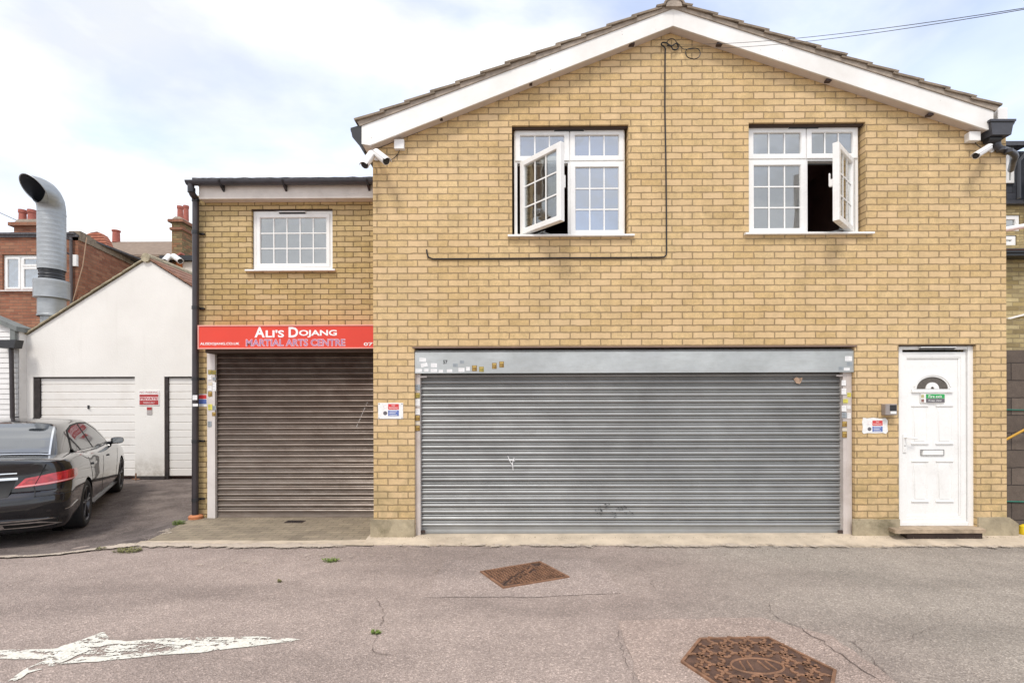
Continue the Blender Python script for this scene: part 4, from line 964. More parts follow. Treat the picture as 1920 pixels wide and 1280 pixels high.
# ---------------------------------------------------------------- plates on the wall
RED = pcol('sign_red', (.62, .05, .05)); BLUE = pcol('sign_blue', (.10, .16, .42)); GREEN = pcol('sign_green', (.02, .34, .08)); DGREY = pcol('sign_grey', (.12, .11, .12)); OFFW = pcol('plate_white', (.80, .79, .76)); PALEP = pcol('pale_pink', (.75, .55, .55))
def plate(px0, px1, py0, py1, Y, label, red, blue, torn=False, name='warning_sign', nl=1):
    x0, x1, z0, z1 = PX(px0, py0, Y), PX(px1, py0, Y), PZ(px0, py1, Y), PZ(px0, py0, Y)
    t = thing(name, ((x0+x1)/2, Y, z0), label, 'sign')
    bm = nb(); y = Y-.006
    if torn:
        pts = [(x0+(x1-x0)*a, z0+(z1-z0)*b) for a, b in ((0, .1), (.06, 0), (.2, .05), (.5, .03), (.8, .06), (.93, 0), (1, .14), (.98, .5), (1, .82), (.9, .97), (.7, .93), (.45, 1), (.2, .95), (.04, 1), (0, .7), (.03, .4))]
        slab(bm, pts, [], y, Y-.0005)
    else: box(bm, x0, x1, y, Y-.0005, z0, z1, .002)
    part('plate', t, bm, OFFW, 0)
    def patch(r_, m, nm):
        bm = nb(); a, b, c, d = r_; box(bm, PX(a, c, Y), PX(b, c, Y), y-.0012, y-.0003, PZ(a, d, Y), PZ(a, c, Y)); return part(nm, t, bm, m, 0)
    rp = patch(red, RED, 'red_panel'); bp = patch(blue, BLUE, 'blue_panel')
    bm = nb(); a, b, c, d = red; text_bm(bm, 'NO', PX(a+(b-a)*.35, c, Y), PX(a+(b-a)*.65, c, Y), PZ(a, c+(d-c)*.42, Y), PZ(a, c+(d-c)*.12, Y), y-.0016); text_bm(bm, 'PARKING', PX(a+(b-a)*.1, c, Y), PX(a+(b-a)*.9, c, Y), PZ(a, c+(d-c)*.86, Y), PZ(a, c+(d-c)*.56, Y), y-.0016)
    a, b, c, d = blue
    for k in range(3): zc = c+(d-c)*(.2+.3*k); box(bm, PX(a+(b-a)*.12, zc, Y), PX(a+(b-a)*(.85 if k != 1 else .7), zc, Y), y-.0016, y-.0013, PZ(a, zc+.5, Y), PZ(a, zc-.5, Y))
    part('lettering', t, bm, OFFW, 0)
    bm = nb(); r_ = (PX(blue[1], 0, Y)-PX(blue[0], 0, Y))*.19; c_ = P(blue[0]-5.5, (blue[2]+blue[3])/2, Y); lathe(bm, [(.0003, 0), (r_, 0)], (c_[0], y-.0008, c_[1]), 'Y', 18); part('round_symbol', t, bm, DGREY, 0)
    bm = nb(); c_ = P(red[0]-5.5, (red[2]+red[3])/2, Y); tube(bm, [(c_[0]+r_*.85*math.cos(a), y-.0008, c_[1]+r_*.85*math.sin(a)) for a in [k*math.pi/9 for k in range(18)]], .0016, 5, closed=True); part('ring_symbol', t, bm, PALEP, 0)
    if not torn:
        bm = nb()
        for a, b in ((px0+2, py0+2), (px1-2, py0+2), (px0+2, py1-2), (px1-2, py1-2)):
            c_ = P(a, b, Y); lathe(bm, [(.0003, 0), (.006, 0)], (c_[0], y-.0015, c_[1]), 'Y', 8)
        part('screw', t, bm, DGREY, 0)
    return t
plate(709, 756, 755, 785, D0, 'white rectangular plate with red and blue panels on the brick pillar between the two shutters', (728, 748, 757, 767.5), (728, 748, 769, 779.5))
plate(1616, 1664, 782.5, 813, D0, 'torn white plate with red and blue panels on the brick left of the front door', (1635, 1654, 788, 797.5), (1635, 1654, 799, 809), torn=True)
# plate half hidden by the downpipe, on the extension
bm = nb(); Y = YW; x0, x1 = PX(366, 740, Y), PX(388.5, 740, Y); t = thing('warning_sign', ((x0+x1)/2, Y, PZ(378, 762, Y)), 'red and blue plate partly hidden behind the brown downpipe', 'sign')
box(bm, x0, x1, Y-.005, Y-.0005, PZ(378, 762, Y), PZ(378, 738.5, Y)); part('plate', t, bm, OFFW, 0)
bm = nb(); box(bm, x0+.004, x1-.006, Y-.0062, Y-.0052, PZ(378, 747.5, Y), PZ(378, 740, Y)); part('red_panel', t, bm, RED, 0)
bm = nb(); box(bm, x0+.004, x1-.006, Y-.0062, Y-.0052, PZ(378, 757, Y), PZ(378, 748.5, Y)); part('blue_panel', t, bm, BLUE, 0)
# fire exit sign on the door
Yd = YD+.012+.016-.0185; A = lambda px, py: P(px, py, Yd)
t = thing('fire_exit_sign', (A(1750, 754.6)[0], Yd, A(1750, 754.6)[1]), 'small green and grey fire exit sign on the white door', 'sign')
for (a, b, c, d), m, nm in (((1726.7, 1771.8, 738, 754.7), OFFW, 'plate'), ((1736.2, 1771.2, 738.6, 746.6), GREEN, 'green_panel'), ((1736.2, 1771.2, 747, 754.2), DGREY, 'grey_panel'), ((1727.3, 1732.5, 739.5, 745.5), pcol('olive', (.45, .42, .2)), 'upper_symbol'), ((1727.3, 1732.5, 748, 753.5), pcol('brown_symbol', (.25, .12, .10)), 'lower_symbol')):
    bm = nb(); dy = 0 if nm == 'plate' else .001; box(bm, A(a, c)[0], A(b, c)[0], Yd-dy, Yd+.0185-.003, A(a, d)[1], A(a, c)[1]); part(nm, t, bm, m, 0)
bm = nb(); text_bm(bm, 'Fire exit', A(1741, 740)[0], A(1766, 740)[0], A(1741, 745.6)[1], A(1741, 740)[1], Yd-.0015, .01); text_bm(bm, 'Keep clear', A(1741, 740)[0], A(1766, 740)[0], A(1741, 753.2)[1], A(1741, 748.6)[1], Yd-.0015, .0); part('lettering', t, bm, OFFW, 0)
# intercom
t = thing('intercom', (P(1668, 778, D0)[0], D0, P(1668, 778, D0)[1]), 'grey metal door entry intercom box on the brick beside the white door', 'intercom')
Yi = D0-.075; A = lambda px, py: P(px, py, Yi)
bm = nb(); box(bm, A(1659, 0)[0], A(1681, 0)[0], Yi, D0-.0005, A(1668, 778)[1], A(1668, 757)[1], .006); part('housing', t, bm, plain('intercom_metal', (.34, .30, .28), .4, .3))
bm = nb(); box(bm, A(1666.5, 0)[0], A(1679, 0)[0], Yi-.003, Yi-.0005, A(1668, 770)[1], A(1668, 759)[1], .001); part('screen', t, bm, BLKPL)
bm = nb(); box(bm, A(1667.5, 0)[0], A(1678.5, 0)[0], Yi-.004, Yi-.0005, A(1668, 775.5)[1], A(1668, 771)[1], .001); part('button', t, bm, UPVC)
# ---------------------------------------------------------------- stickers
STK = {'white': pcol('sticker_white', (.80, .79, .77)), 'ochre': pcol('sticker_ochre', (.22, .125, .02)), 'olive': pcol('sticker_olive', (.25, .21, .035)), 'yellow': pcol('sticker_yellow', (.66, .60, .10)), 'grey': pcol('sticker_grey', (.30, .33, .35)), 'cream': pcol('sticker_cream', (.66, .58, .44))}
INK = pcol('sticker_print', (.10, .09, .08)); INKL = pcol('sticker_print_pale', (.55, .54, .55)); INKY = pcol('sticker_print_gold', (.52, .36, .10))
SPROTO = {}
def sticker(cx, cy, wpx, hpx, Y, col, where, rot=0, sc=165.0, label=None):
    w_, h_ = wpx/sc, hpx/sc
    k = (col, round(w_, 2), round(h_, 2))
    if k not in SPROTO:
        w2, h2 = w_/2, h_/2
        bm = nb(); box(bm, -w2, w2, -.0012, 0, -h2, h2); a = mesh_of(bm, 'sticker', STK[col], None, 0)
        bm = nb(); n = 3 if h_ > .05 else 2
        for i in range(n):
            z = -h2+h_*(i+.6)/(n+.3); ww = w2*random.uniform(.55, .8)
            if col in ('ochre', 'olive') and i == n-1: box(bm, -w2*.75, w2*.75, -.0016, -.0013, z-h_*.12, z+h_*.12)
            else: box(bm, -w2*.8, -w2*.8+ww*1.9*.8, -.0016, -.0013, z-h_*.04, z+h_*.04)
        b = mesh_of(bm, 'print', INKY if col in ('ochre', 'olive') else (INKL if col in ('white', 'cream') else INK), None, 0)
        SPROTO[k] = (a, b)
    a, b = SPROTO[k]; o = link(bpy.data.objects.new('sticker', a)); x, z = P(cx, cy, Y); o.location = (x, Y-.0006, z); o.rotation_euler.y = R(rot)
    tag(o, label or f'small {col} sticker {where}', 'sticker', f'{col} stickers {where}')
    p_ = link(bpy.data.objects.new('print', b)); p_.parent = o
YBX = YS-.06
for (cx, cy, w_, h_, r_, lab) in ((792.6, 674.3, 12.4, 6.8, 3, 'white sticker highest on the left end of the wide grey shutter box'), (795.5, 684, 12.5, 6.5, -12, 'tilted white sticker second from top at the left end of the shutter box'),
      (813.7, 684.6, 11.5, 7.5, 2, 'white sticker right of the tilted white one on the shutter box'), (785, 694.3, 12, 6, 0, 'white sticker in the bottom left corner of the wide shutter box'),
      (799.5, 693.8, 8, 5, 0, None), (813.5, 694.3, 11, 6.3, 0, None), (826.6, 695.5, 7.5, 4.5, 0, None), (843, 694.8, 10, 5.3, 0, None), (865.3, 693.3, 12, 7.5, 0, 'widest white sticker on the shutter box, left of the ochre ones'), (877.5, 691.3, 7, 7, 0, 'squarish white sticker touching the first ochre one on the shutter box')):
    sticker(cx, cy, w_, h_, YBX, 'white', 'in the bottom row on the left of the wide shutter box', r_, label=lab)
for (cx, cy, w_, h_, c_, lab) in ((853.8, 684.6, 9, 6.3, 'grey', 'brown grey sticker low above the widest white one on the shutter box'), (866.2, 678.5, 8, 5.6, 'grey', 'small grey sticker highest in the middle of the shutter box cluster'), (889.6, 690.2, 9.2, 10.8, 'ochre', 'ochre square sticker next to the white ones on the shutter box'), (902.8, 692, 8.8, 9.8, 'olive', 'olive square sticker lowest of the coloured ones on the shutter box'),
      (926.9, 685.7, 8.7, 11.2, 'ochre', 'left of the pair of ochre stickers standing apart on the shutter box'), (940.5, 683, 8.6, 11.7, 'ochre', 'rightmost ochre sticker of the cluster on the shutter box')):
    sticker(cx, cy, w_, h_, YBX, c_, '', 0, label=lab)
for (cx, cy, w_, h_, c_, lab) in ((1591, 672, 13, 9, 'white', 'large white sticker at the right end of the wide shutter box'), (1593, 682, 10, 6.5, 'grey', 'grey sticker below the large white one at the right end of the shutter box'), (1577, 690.5, 7.5, 6.5, 'grey', 'dark grey sticker in the bottom right corner of the shutter box'), (1587.5, 691.8, 11, 5, 'white', 'narrow white sticker in the bottom right corner of the shutter box')):
    sticker(cx, cy, w_, h_, YBX, c_, '', 0, label=lab)
YRL = YS-.033
on = 'on the left rail of the wide grey shutter'
for (cy, h_, c_, lab) in ((726, 10.5, 'grey', f'blue grey sticker highest {on}'), (741, 9.5, 'olive', f'olive sticker second from top {on}'), (754.5, 13, 'white', f'tall white sticker under the olive one {on}'), (771.5, 11, 'white', f'white sticker above the upper ochre one {on}'), (783.5, 10, 'ochre', f'upper ochre sticker {on}'), (793, 6.5, 'cream', f'cream sticker between the two ochre ones {on}'), (802.5, 10, 'ochre', f'lower ochre sticker {on}')):
    sticker(783, cy, 9, h_, YRL, c_, '', 0, label=lab)
on = 'on the right rail of the wide grey shutter'
for (cx, cy, w_, h_, c_, lab) in ((1582, 717.5, 8, 10, 'white', f'white sticker highest {on}'), (1582.3, 733.5, 8, 12, 'white', 'white sticker left of the upper yellow one, wide shutter right rail'), (1592, 740, 7, 8, 'yellow', f'upper yellow sticker {on}'), (1585.3, 751.5, 9, 7.5, 'yellow', f'lower yellow sticker {on}'), (1582.5, 765.5, 8.5, 11, 'white', f'white sticker below the lower yellow one {on}'), (1591.6, 763, 6, 7, 'white', 'small white sticker at the outer edge of the wide shutter right rail'), (1583, 778, 8.5, 10, 'grey', f'dark grey sticker above the ochre ones {on}'), (1592, 779, 7, 10.5, 'white', f'white sticker beside the dark grey one {on}'), (1583.5, 794.5, 8.8, 10.5, 'ochre', f'upper ochre sticker {on}'), (1583.5, 805, 8.5, 5.5, 'cream', 'cream sticker between the ochre ones, right rail of the wide shutter'), (1583.5, 814.2, 8.8, 11, 'ochre', f'lower ochre sticker {on}')):
    sticker(cx, cy, w_, h_, YRL, c_, '', 0, label=lab)
YLW = YR-.033
on = 'on the pale rail of the brown shutter'
for (cx, cy, w_, h_, c_, lab) in ((393.8, 697.3, 7.5, 8, 'olive', f'left one of the two olive stickers {on}'), (401.6, 697.8, 6.5, 8, 'olive', f'right one of the two olive stickers {on}'), (393.2, 707.5, 7, 8.5, 'white', f'white sticker directly below the olive pair {on}'), (401.5, 710, 6, 6, 'grey', f'grey sticker highest {on}'), (394.2, 719.5, 7, 5, 'cream', f'cream sticker left of the tall white one {on}'), (402, 724.5, 6.5, 17, 'white', f'tallest white sticker {on}'), (393.5, 727.5, 7, 9.5, 'white', f'white sticker above the left ochre one {on}'), (394, 738.3, 7.8, 9.2, 'ochre', f'left ochre sticker {on}'), (394, 763, 8, 11, 'yellow', f'yellow sticker {on}'), (401.8, 764.5, 6.2, 8, 'grey', f'grey sticker beside the yellow one {on}'), (401.2, 776, 7, 7.3, 'ochre', f'right ochre sticker below the yellow one {on}'), (393, 794.5, 7.3, 10, 'grey', f'lowest grey green sticker {on}')):
    sticker(cx, cy, w_, h_, YLW, c_, '', 0, 140.0, label=lab)
sticker(365.5, 745, 9, 9, YW-.118, 'white', '', 0, 140, label='upper white label stuck round the brown downpipe'); sticker(366.2, 759, 10, 6, YW-.118, 'white', '', 0, 140, label='lower white label stuck round the brown downpipe')
# ---------------------------------------------------------------- cables
def wq(px, py, Y=D0-.012): a = P(px, py, Y); return (a[0], Y, a[1])
bm = nb(); pts = [wq(1247.5, 92), wq(1247, 105), wq(1246.6, 200), wq(1248.5, 300), wq(1249.5, 400), wq(1249.8, 470), wq(1249, 478), wq(1245, 482), wq(1235, 482.5), wq(1150, 483), wq(1060, 483.5), wq(970, 484.5), wq(880, 485), wq(812, 485.5), wq(803, 482), wq(800.5, 474), wq(800, 468)]
tube(bm, pts, .0085, 7); solo('wall_cable', bm, CABLE, 'black cable clipped down the gable and along the brickwork between the windows', 'cable')
def loop(pts, r, label):
    bm = nb(); tube(bm, spline([wq(a, b, y) for a, b, y in pts], 5), r, 6); solo('cable_loop', bm, CABLE, label, 'cable', 'loose cable loops under the gable peak')
d1 = D0-.02; d2 = D0-.035
bm = nb()
loop([(1248, 92, d1), (1245, 88, d1), (1240, 84, d2), (1242, 80.5, d2), (1249, 80.5, d1), (1254, 84, d1), (1260, 86, d2), (1268, 82, d2), (1272, 88, d1), (1269, 93, d1), (1262, 93, d2), (1258, 87, d1), (1251, 86, d2)], .0075, 'thick knotted black cable at the top of the wall cable')
loop([(1250, 80, d1), (1255, 74, d1), (1262, 73, d2), (1268, 79, d2), (1275, 86, d1), (1281, 92, d1), (1292, 92.5, d2), (1303, 91, d2)], .004, 'thin cable arching from the knot to the round coil')
loop([(1300, 110.5, d2), (1290, 108, d2), (1285.5, 100, d2), (1288, 93, d1), (1300, 90.5, d1), (1310, 93, d1), (1313, 101, d2), (1309, 108.5, d2), (1300, 111.5, d2)], .005, 'round hanging coil of thin black cable right of the knot')
for (a, b), lab in ((((1273, 83.5), (1262, 84)), 'upper of the two overhead wires rising to the right from the gable'), (((1303, 91), (1300, 92)), 'lower of the two overhead wires rising to the right from the gable')):
    p0 = Vector(wq(*a, D0-.03)); yy = 2.6; e = P(1850, -6 if 'upper' in lab else -2.5, yy); p1 = Vector((e[0], yy, e[1])); n = 24; bm = nb()
    p2 = p0+(p1-p0)*1.5; tube(bm, [p0+(p2-p0)*(k/n)-Vector((0, 0, .10*4*(k/n)*(1-k/n))) for k in range(n+1)], .0018, 5); solo('overhead_wire', bm, CABLE, lab, 'wire', 'overhead wires to the gable')
# ---------------------------------------------------------------- cameras and junction boxes
def bullet(base, body0, body1, r, label, name='security_camera', parent_m=CAMW, brk=True):
    base, a, b = Vector(base), Vector(body0), Vector(body1); t = thing(name, base, label, 'camera', 'security cameras'); d = (b-a).normalized()
    bm = nb(); rg = [a, a+d*.004, b-d*.012, b-d*.012, b]; tube(bm, rg, [r*.85, r, r, r*1.08, r*1.08], 20); part('body', t, bm, CAMW, 40)
    bm = nb(); tube(bm, [b+d*.0005, b+d*.006], [r*.9, r*.9], 20); part('lens', t, bm, BLKPL, 40)
    up = Vector((0, 0, 1)); s_ = d.cross(up).normalized(); u_ = s_.cross(d)
    bm = nb(); n = 10; A_, B_ = [], []
    for k in range(n+1):
        an = math.pi*(.12+.76*k/n); o_ = s_*math.cos(an)+u_*math.sin(an)
        for c_, L_ in ((a-d*.01, A_), (b+d*.035, B_)): L_.append([bm.verts.new(c_+o_*(r*1.18)), bm.verts.new(c_+o_*(r*1.08))])
    for k in range(n):
        for i in (0, 1): bm.faces.new((A_[k][i], A_[k+1][i], B_[k+1][i], B_[k][i]))
        for Q in (A_, B_): bm.faces.new((Q[k][0], Q[k+1][0], Q[k+1][1], Q[k][1]))
    for k in (0, n): bm.faces.new((A_[k][0], A_[k][1], B_[k][1], B_[k][0]))
    bmesh.ops.recalc_face_normals(bm, faces=bm.faces); part('sunshield', t, bm, CAMW, 40)
    bm = nb(); m = a.lerp(b, .25); tube(bm, [base, base.lerp(m, .5)+Vector((0, -.01, 0)), m], r*.32, 8); lathe(bm, [(.0005, -.012), (r*.85, -.012), (r*.85, 0), (.0005, 0)], base, 'Y', 16); part('bracket', t, bm, CAMW, 40)
    return t
V3 = lambda px, py, Y: Vector((P(px, py, Y)[0], Y, P(px, py, Y)[1]))
bullet(V3(699, 286, D0-.01), V3(697, 291, D0-.10), V3(684, 309, D0-.24), .042, 'left one of the two white cameras at the left eaves, aimed down to the left')
bullet(V3(706, 296, D0-.005), V3(706, 288, D0-.10), V3(724, 302, D0-.22), .042, 'right one of the two white cameras at the left eaves, aimed down to the right')
bullet(V3(1858, 282, D0-.005), V3(1854, 277, D0-.08), V3(1830, 292, D0-.20), .034, 'white camera under the right eaves beside the black hopper')
def jbox(px0, px1, py0, py1, Y, dep, label):
    x0, x1, z0, z1 = PX(px0, py0, Y-dep), PX(px1, py0, Y-dep), PZ(px0, py1, Y-dep), PZ(px0, py0, Y-dep)
    bm = nb(); box(bm, x0, x1, Y-dep+.014, Y-.0005, z0, z1, .003); box(bm, x0-.002, x1+.002, Y-dep, Y-dep+.0135, z0-.002, z1+.002, .004)
    return solo('junction_box', bm, CAMW, label, 'junction box', 'white junction boxes at the eaves')
jbox(739, 757, 261, 278.5, D0, .06, 'white junction box on the brick right of the pair of cameras')
jbox(1818, 1839, 246.5, 263, D0, .07, 'white junction box on the brick left of the black hopper')
jbox(1871.5, 1889.5, 202, 226, D0+.05, .10, 'white box standing above the black hopper at the right eaves')
for pts, lab in (((V3(750, 279, D0-.02), V3(745, 290, D0-.01), V3(733, 300, D0-.02), V3(722, 298, D0-.08)), 'thin lead hanging from the left junction box to the cameras'), ((V3(1829, 264, D0-.02), V3(1830, 270, D0-.02), V3(1838, 276, D0-.04), V3(1848, 277, D0-.06)), 'thin lead from the junction box to the right hand camera')):
    bm = nb(); tube(bm, spline(pts, 4), .004, 6); solo('camera_lead', bm, CABLE, lab, 'cable')
# ================================================================ white rendered garage block
XG = lambda px: PX(px, 800, YG); ZG = lambda py: PZ(200, py, YG)
gl, ax_, az = XG(34), XG(277), ZG(487)
zl = PZ(40, 640, YG); gsl = (az-zl)/(ax_-gl); gr_ = 2*ax_-gl
WG = thing('garage_block', (gl, YG, 0), 'white rendered gabled garage block with two white garage doors', 'garage')
d1 = (XG(62), XG(253), -.02, ZG(706)); d2 = (XG(308), XG(308)+(XG(253)-XG(62)), -.02, ZG(706))
bm = nb(); slab(bm, [(gl, -.2), (d1[0], -.2), (d1[0], d1[3]), (d1[1], d1[3]), (d1[1], -.2), (d2[0], -.2), (d2[0], d2[3]), (d2[1], d2[3]), (d2[1], -.2), (gr_, -.2), (gr_, zl), (ax_, az), (gl, zl)], [], YG, YG+.2)
slab(bm, [(YG+.2001, -.1), (YG+8, -.1), (YG+8, zl), (YG+.2001, zl)], [], gl, gl+.2, mp=lambda a, b, c: (b, a, c)); slab(bm, [(YG+.2001, -.1), (YG+8, -.1), (YG+8, zl), (YG+.2001, zl)], [], gr_-.2, gr_, mp=lambda a, b, c: (b, a, c))
slab(bm, [(gl+.2, -.1), (gr_-.2, -.1), (gr_-.2, zl), (ax_, az-.1), (gl+.2, zl)], [], YG+7.8, YG+8); part('wall', WG, bm, RENDER, 20)
CLAY = plain('clay_tiles', (.26, .13, .085), .9, var=.35, scale=10, bump=.01, bscale=30, dirt=((.13, .11, .07), .7)); PALET = plain('mossy_verge', (.36, .31, .21), .9, var=.35, scale=10, bump=.01, bscale=30)
for sgn, m in ((-1, PALET), (1, CLAY)):
    bm = nb(); n = 13; dx = (ax_-gl+.15)/n
    for k in range(n):
        xk, xk1 = k*dx, (k+1)*dx+.05; zk = az-xk*gsl; zk1 = az-xk1*gsl; j = random.uniform(-.012, .012); h = .035 if sgn < 0 else .06
        prism(bm, [(ax_+sgn*xk, zk+.012+h*.3), (ax_+sgn*xk1, zk1+.03), (ax_+sgn*xk1, zk1+.03+h), (ax_+sgn*xk, zk+.012+h)], YG-.05+j*.4, YG+8.1)
    part('roof_slope', WG, bm, m, 20)
bm = nb(); tube(bm, [(ax_, YG-.06, az+.03), (ax_, YG+8.1, az+.03)], .10, 12); part('ridge', WG, bm, PALET, 40)
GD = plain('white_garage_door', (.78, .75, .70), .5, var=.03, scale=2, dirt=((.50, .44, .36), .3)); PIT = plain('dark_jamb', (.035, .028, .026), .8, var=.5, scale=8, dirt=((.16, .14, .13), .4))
def gdoor(x0, x1, z1, jl, handle=True):
    bm = nb(); z = ZG(893); n = 13; h = (z1-z)/n; p = []
    for k in range(n):
        a = z+k*h; p += [(YG+.075, a), (YG+.058, a+.014), (YG+.058, a+h-.012), (YG+.070, a+h-.003)]
    p.append((YG+.075, z1)); c = [[bm.verts.new((x, y, q_)) for y, q_ in p] for x in (x0+jl, x1)]
    for k in range(len(p)-1): bm.faces.new((c[0][k], c[1][k], c[1][k+1], c[0][k+1]))
    o = part('garage_door', WG, bm, GD, 20)
    if handle:
        bm = nb(); a = P(166, 762, YG+.05); box(bm, a[0]-.018, a[0]+.018, YG+.035, YG+.0575, a[1]-.05, a[1]+.03, .004); tube(bm, [(a[0], YG+.035, a[1]), (a[0]+.02, YG+.01, a[1]-.01), (a[0]+.045, YG+.008, a[1]-.02)], .008, 8); part('handle', o, bm, BLKPL)
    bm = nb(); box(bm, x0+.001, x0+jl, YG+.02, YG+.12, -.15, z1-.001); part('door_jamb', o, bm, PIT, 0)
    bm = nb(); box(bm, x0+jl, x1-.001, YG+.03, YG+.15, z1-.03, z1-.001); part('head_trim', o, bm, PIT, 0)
gdoor(d1[0], d1[1], d1[3], XG(73)-XG(62)); gdoor(d2[0], d2[1], d2[3], XG(314)-XG(308), False)
bm = nb(); box(bm, d1[0]+.003, d2[1]-.003, YG+.21, YG+.25, -.15, d1[3]+.2); part('backing', WG, bm, DARKIN, 0)
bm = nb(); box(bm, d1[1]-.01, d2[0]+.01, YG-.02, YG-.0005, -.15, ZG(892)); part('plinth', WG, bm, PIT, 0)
# signs on the garage
t = thing('private_sign', (XG(280), YG, ZG(759)), 'small red private parking sign on the white garage wall between the doors', 'sign'); y = YG-.012
MAR = pcol('dark_red', (.40, .035, .035))
for nm, (a, b, c, d), m in (('plate', (261, 299.5, 732, 760), OFFW), ('red_panel', (262.5, 298, 739.5, 758.8), MAR)):
    bm = nb(); dy = 0 if nm == 'plate' else .002; box(bm, XG(a), XG(b), y-dy, YG-.0005, ZG(d), ZG(c)); part(nm, t, bm, m, 0)
bm = nb(); box(bm, XG(263), XG(297.5), y-.003, y-.0021, ZG(750.5), ZG(744)); text_bm(bm, 'PARKING ONLY', XG(270), XG(291), ZG(757), ZG(753), y-.003, .01); part('lettering', t, bm, PALEP, 0)
bm = nb(); text_bm(bm, 'PRIVATE', XG(264), XG(296.5), ZG(749.8), ZG(744.8), y-.0038, .03); text_bm(bm, 'NO PARKING', XG(263), XG(298), ZG(737.6), ZG(733.5), y-.001, .0); part('lettering', t, bm, MAR, 0)
t = thing('small_notice', (XG(281), YG, ZG(777)), 'tiny red and grey notice below the private sign', 'sign')
bm = nb(); box(bm, XG(276), XG(285.5), y, YG-.0005, ZG(777), ZG(763)); part('plate', t, bm, pcol('notice_grey', (.42, .38, .36)), 0)
bm = nb(); box(bm, XG(276.3), XG(285.2), y-.002, y-.0003, ZG(768.5), ZG(763.3)); part('red_panel', t, bm, MAR, 0)
t = thing('rusty_stake', (XG(262), YG-.15, -.09), 'short rusty post stub at the foot of the white garage wall', 'post')
bm = nb(); x_ = XG(262); tube(bm, [(x_, YG-.12, -.1), (x_+.005, YG-.12, .08)], .015, 6); tube(bm, [(x_-.08, YG-.12, -.05), (x_+.09, YG-.12, -.05)], .012, 6); part('post', t, bm, RUST)
# brick footing rubble to the right of the doors at ground
# ================================================================ white clad building, far left
YC = 10.8; XC = lambda px: PX(px, 700, YC); ZC = lambda py: PZ(20, py, YC)
CB = thing('clad_building', (XC(33), YC, 0), 'white weatherboarded building at the far left edge behind the car', 'building')
bm = nb(); z = 0; h = .112; zt_ = ZC(614); p = []
zz = -.2
while zz < zt_: p += [(YC+.0, zz), (YC+.014, min(zz+h-.004, zt_)), (YC+.012, min(zz+h, zt_))]; zz += h
sl_ = .42
c = []
for x, zc in ((XC(-260), None), (XC(33.5), None)): c.append([bm.verts.new((x, y_, q_)) for y_, q_ in p])
for k in range(len(p)-1): bm.faces.new((c[0][k], c[1][k], c[1][k+1], c[0][k+1]))
x0_, x1_ = XC(-260), XC(33.5); xm_ = XC(-130)
slab(bm, [(x0_, -.2), (x1_, -.2), (x1_, zt_), (xm_, zt_+.72), (x0_, zt_)], [], YC+.03, YC+.25); box(bm, x0_, x1_-.01, YC+.2501, YC+1.8, -.05, zt_-.3)
part('wall', CB, bm, plain('white_cladding', (.76, .74, .71), .6, var=.04, scale=3, dirt=((.48, .44, .38), .35)), 20)
bm = nb(); slab(bm, [(x1_+.05, ZC(622)), (x1_+.05, ZC(613)), (xm_, zt_+.82), (xm_, zt_+.70)], [], YC-.08, YC+.3); slab(bm, [(x0_-.05, zt_-.06), (x0_-.05, zt_+.06), (xm_-.001, zt_+.82), (xm_-.001, zt_+.70)], [], YC-.08, YC+.3)
part('roof', CB, bm, plain('grey_verge', (.17, .18, .17), .7, var=.2), 20)
bm = nb(); slab(bm, [(XC(24), ZC(640)), (XC(33), ZC(640)), (XC(33), ZC(612)), (XC(24), ZC(612))], [], YC-.06, YC-.001); part('corner_trim', CB, bm, bpy.data.materials['grey_verge'], 0)
bm = nb(); prism(bm, [(XC(14), ZC(654)), (XC(43), ZC(654)), (XC(47), ZC(639)), (XC(10), ZC(639))], YC-.2, YC-.02); part('hopper', CB, bm, BLKPL, 0)
tube_part('downpipe', CB, [(XC(28), YC-.08, ZC(654)), (XC(29), YC-.08, ZC(700)), (XC(32), YC-.08, -.15)], .042, bpy.data.materials['brown_black_pipe'], 12)
bm = nb(); box(bm, XC(30), XC(41), YC-.1, YC-.07, ZC(783), ZC(780)); part('pipe_clip', CB, bm, BLKPL, 0)
# ================================================================ red brick flat roofed building
YB1 = 12.9; XB = lambda px: PX(px, 500, YB1); ZB = lambda py: PZ(80, py, YB1)
xr1 = XB(147); zt1 = ZB(441); wn = (XB(4), XB(79), ZB(543), ZB(477))
RB = thing('red_brick_building', (XB(0), YB1, 0), 'flat roofed red brick building behind the white garage block', 'building')
xbk = P(262, 490, YB1+2.6); pw = [(XB(-190), -.1), (xr1, -.1), (xr1, zt1), (XB(-190), zt1)]
bm = nb(); slab(bm, pw, [rect(*wn)], YB1, YB1+.2)
xe3, ye3 = P(262, 492, YB1+2.7)[0], YB1+2.7
slab(bm, [(xr1, YB1+.2), (xr1-.2, YB1+.2), (XB(-190), YB1+.2001), (XB(-190), ye3), (xe3, ye3)], [], -.1, zt1-.15, mp=lambda a, b, c: (a, c, b))
part('wall', RB, bm, REDB, 20)
def zed(px, py, f): return PZ(px, py, YB1+2.7*f)
bm = nb()     # raised parapet along the receding side
A0, A1 = Vector((xr1, YB1+.0)), Vector((xe3, ye3)); n = 14
for k in range(n):
    a, b = A0.lerp(A1, k/n), A0.lerp(A1, (k+1)/n+.006); f = k/n; ztop = zt1+.10-(.15*f); j = random.uniform(-.02, .02)
    slab(bm, [(a.x+.05, a.y), (b.x+.05, b.y), (b.x-.25, b.y), (a.x-.25, a.y)], [], zt1-.14, ztop+j, mp=lambda p_, q_, r_: (p_, r_, q_))
part('coping', RB, bm, TILE, 20)
bm = nb(); box(bm, XB(-190), xr1-.05, YB1-.08, YB1+2.6, zt1+.001, zt1+.05); box(bm, XB(-190), xr1+.02, YB1-.05, YB1-.001, zt1-.06, zt1); part('roof', RB, bm, FELT, 0)
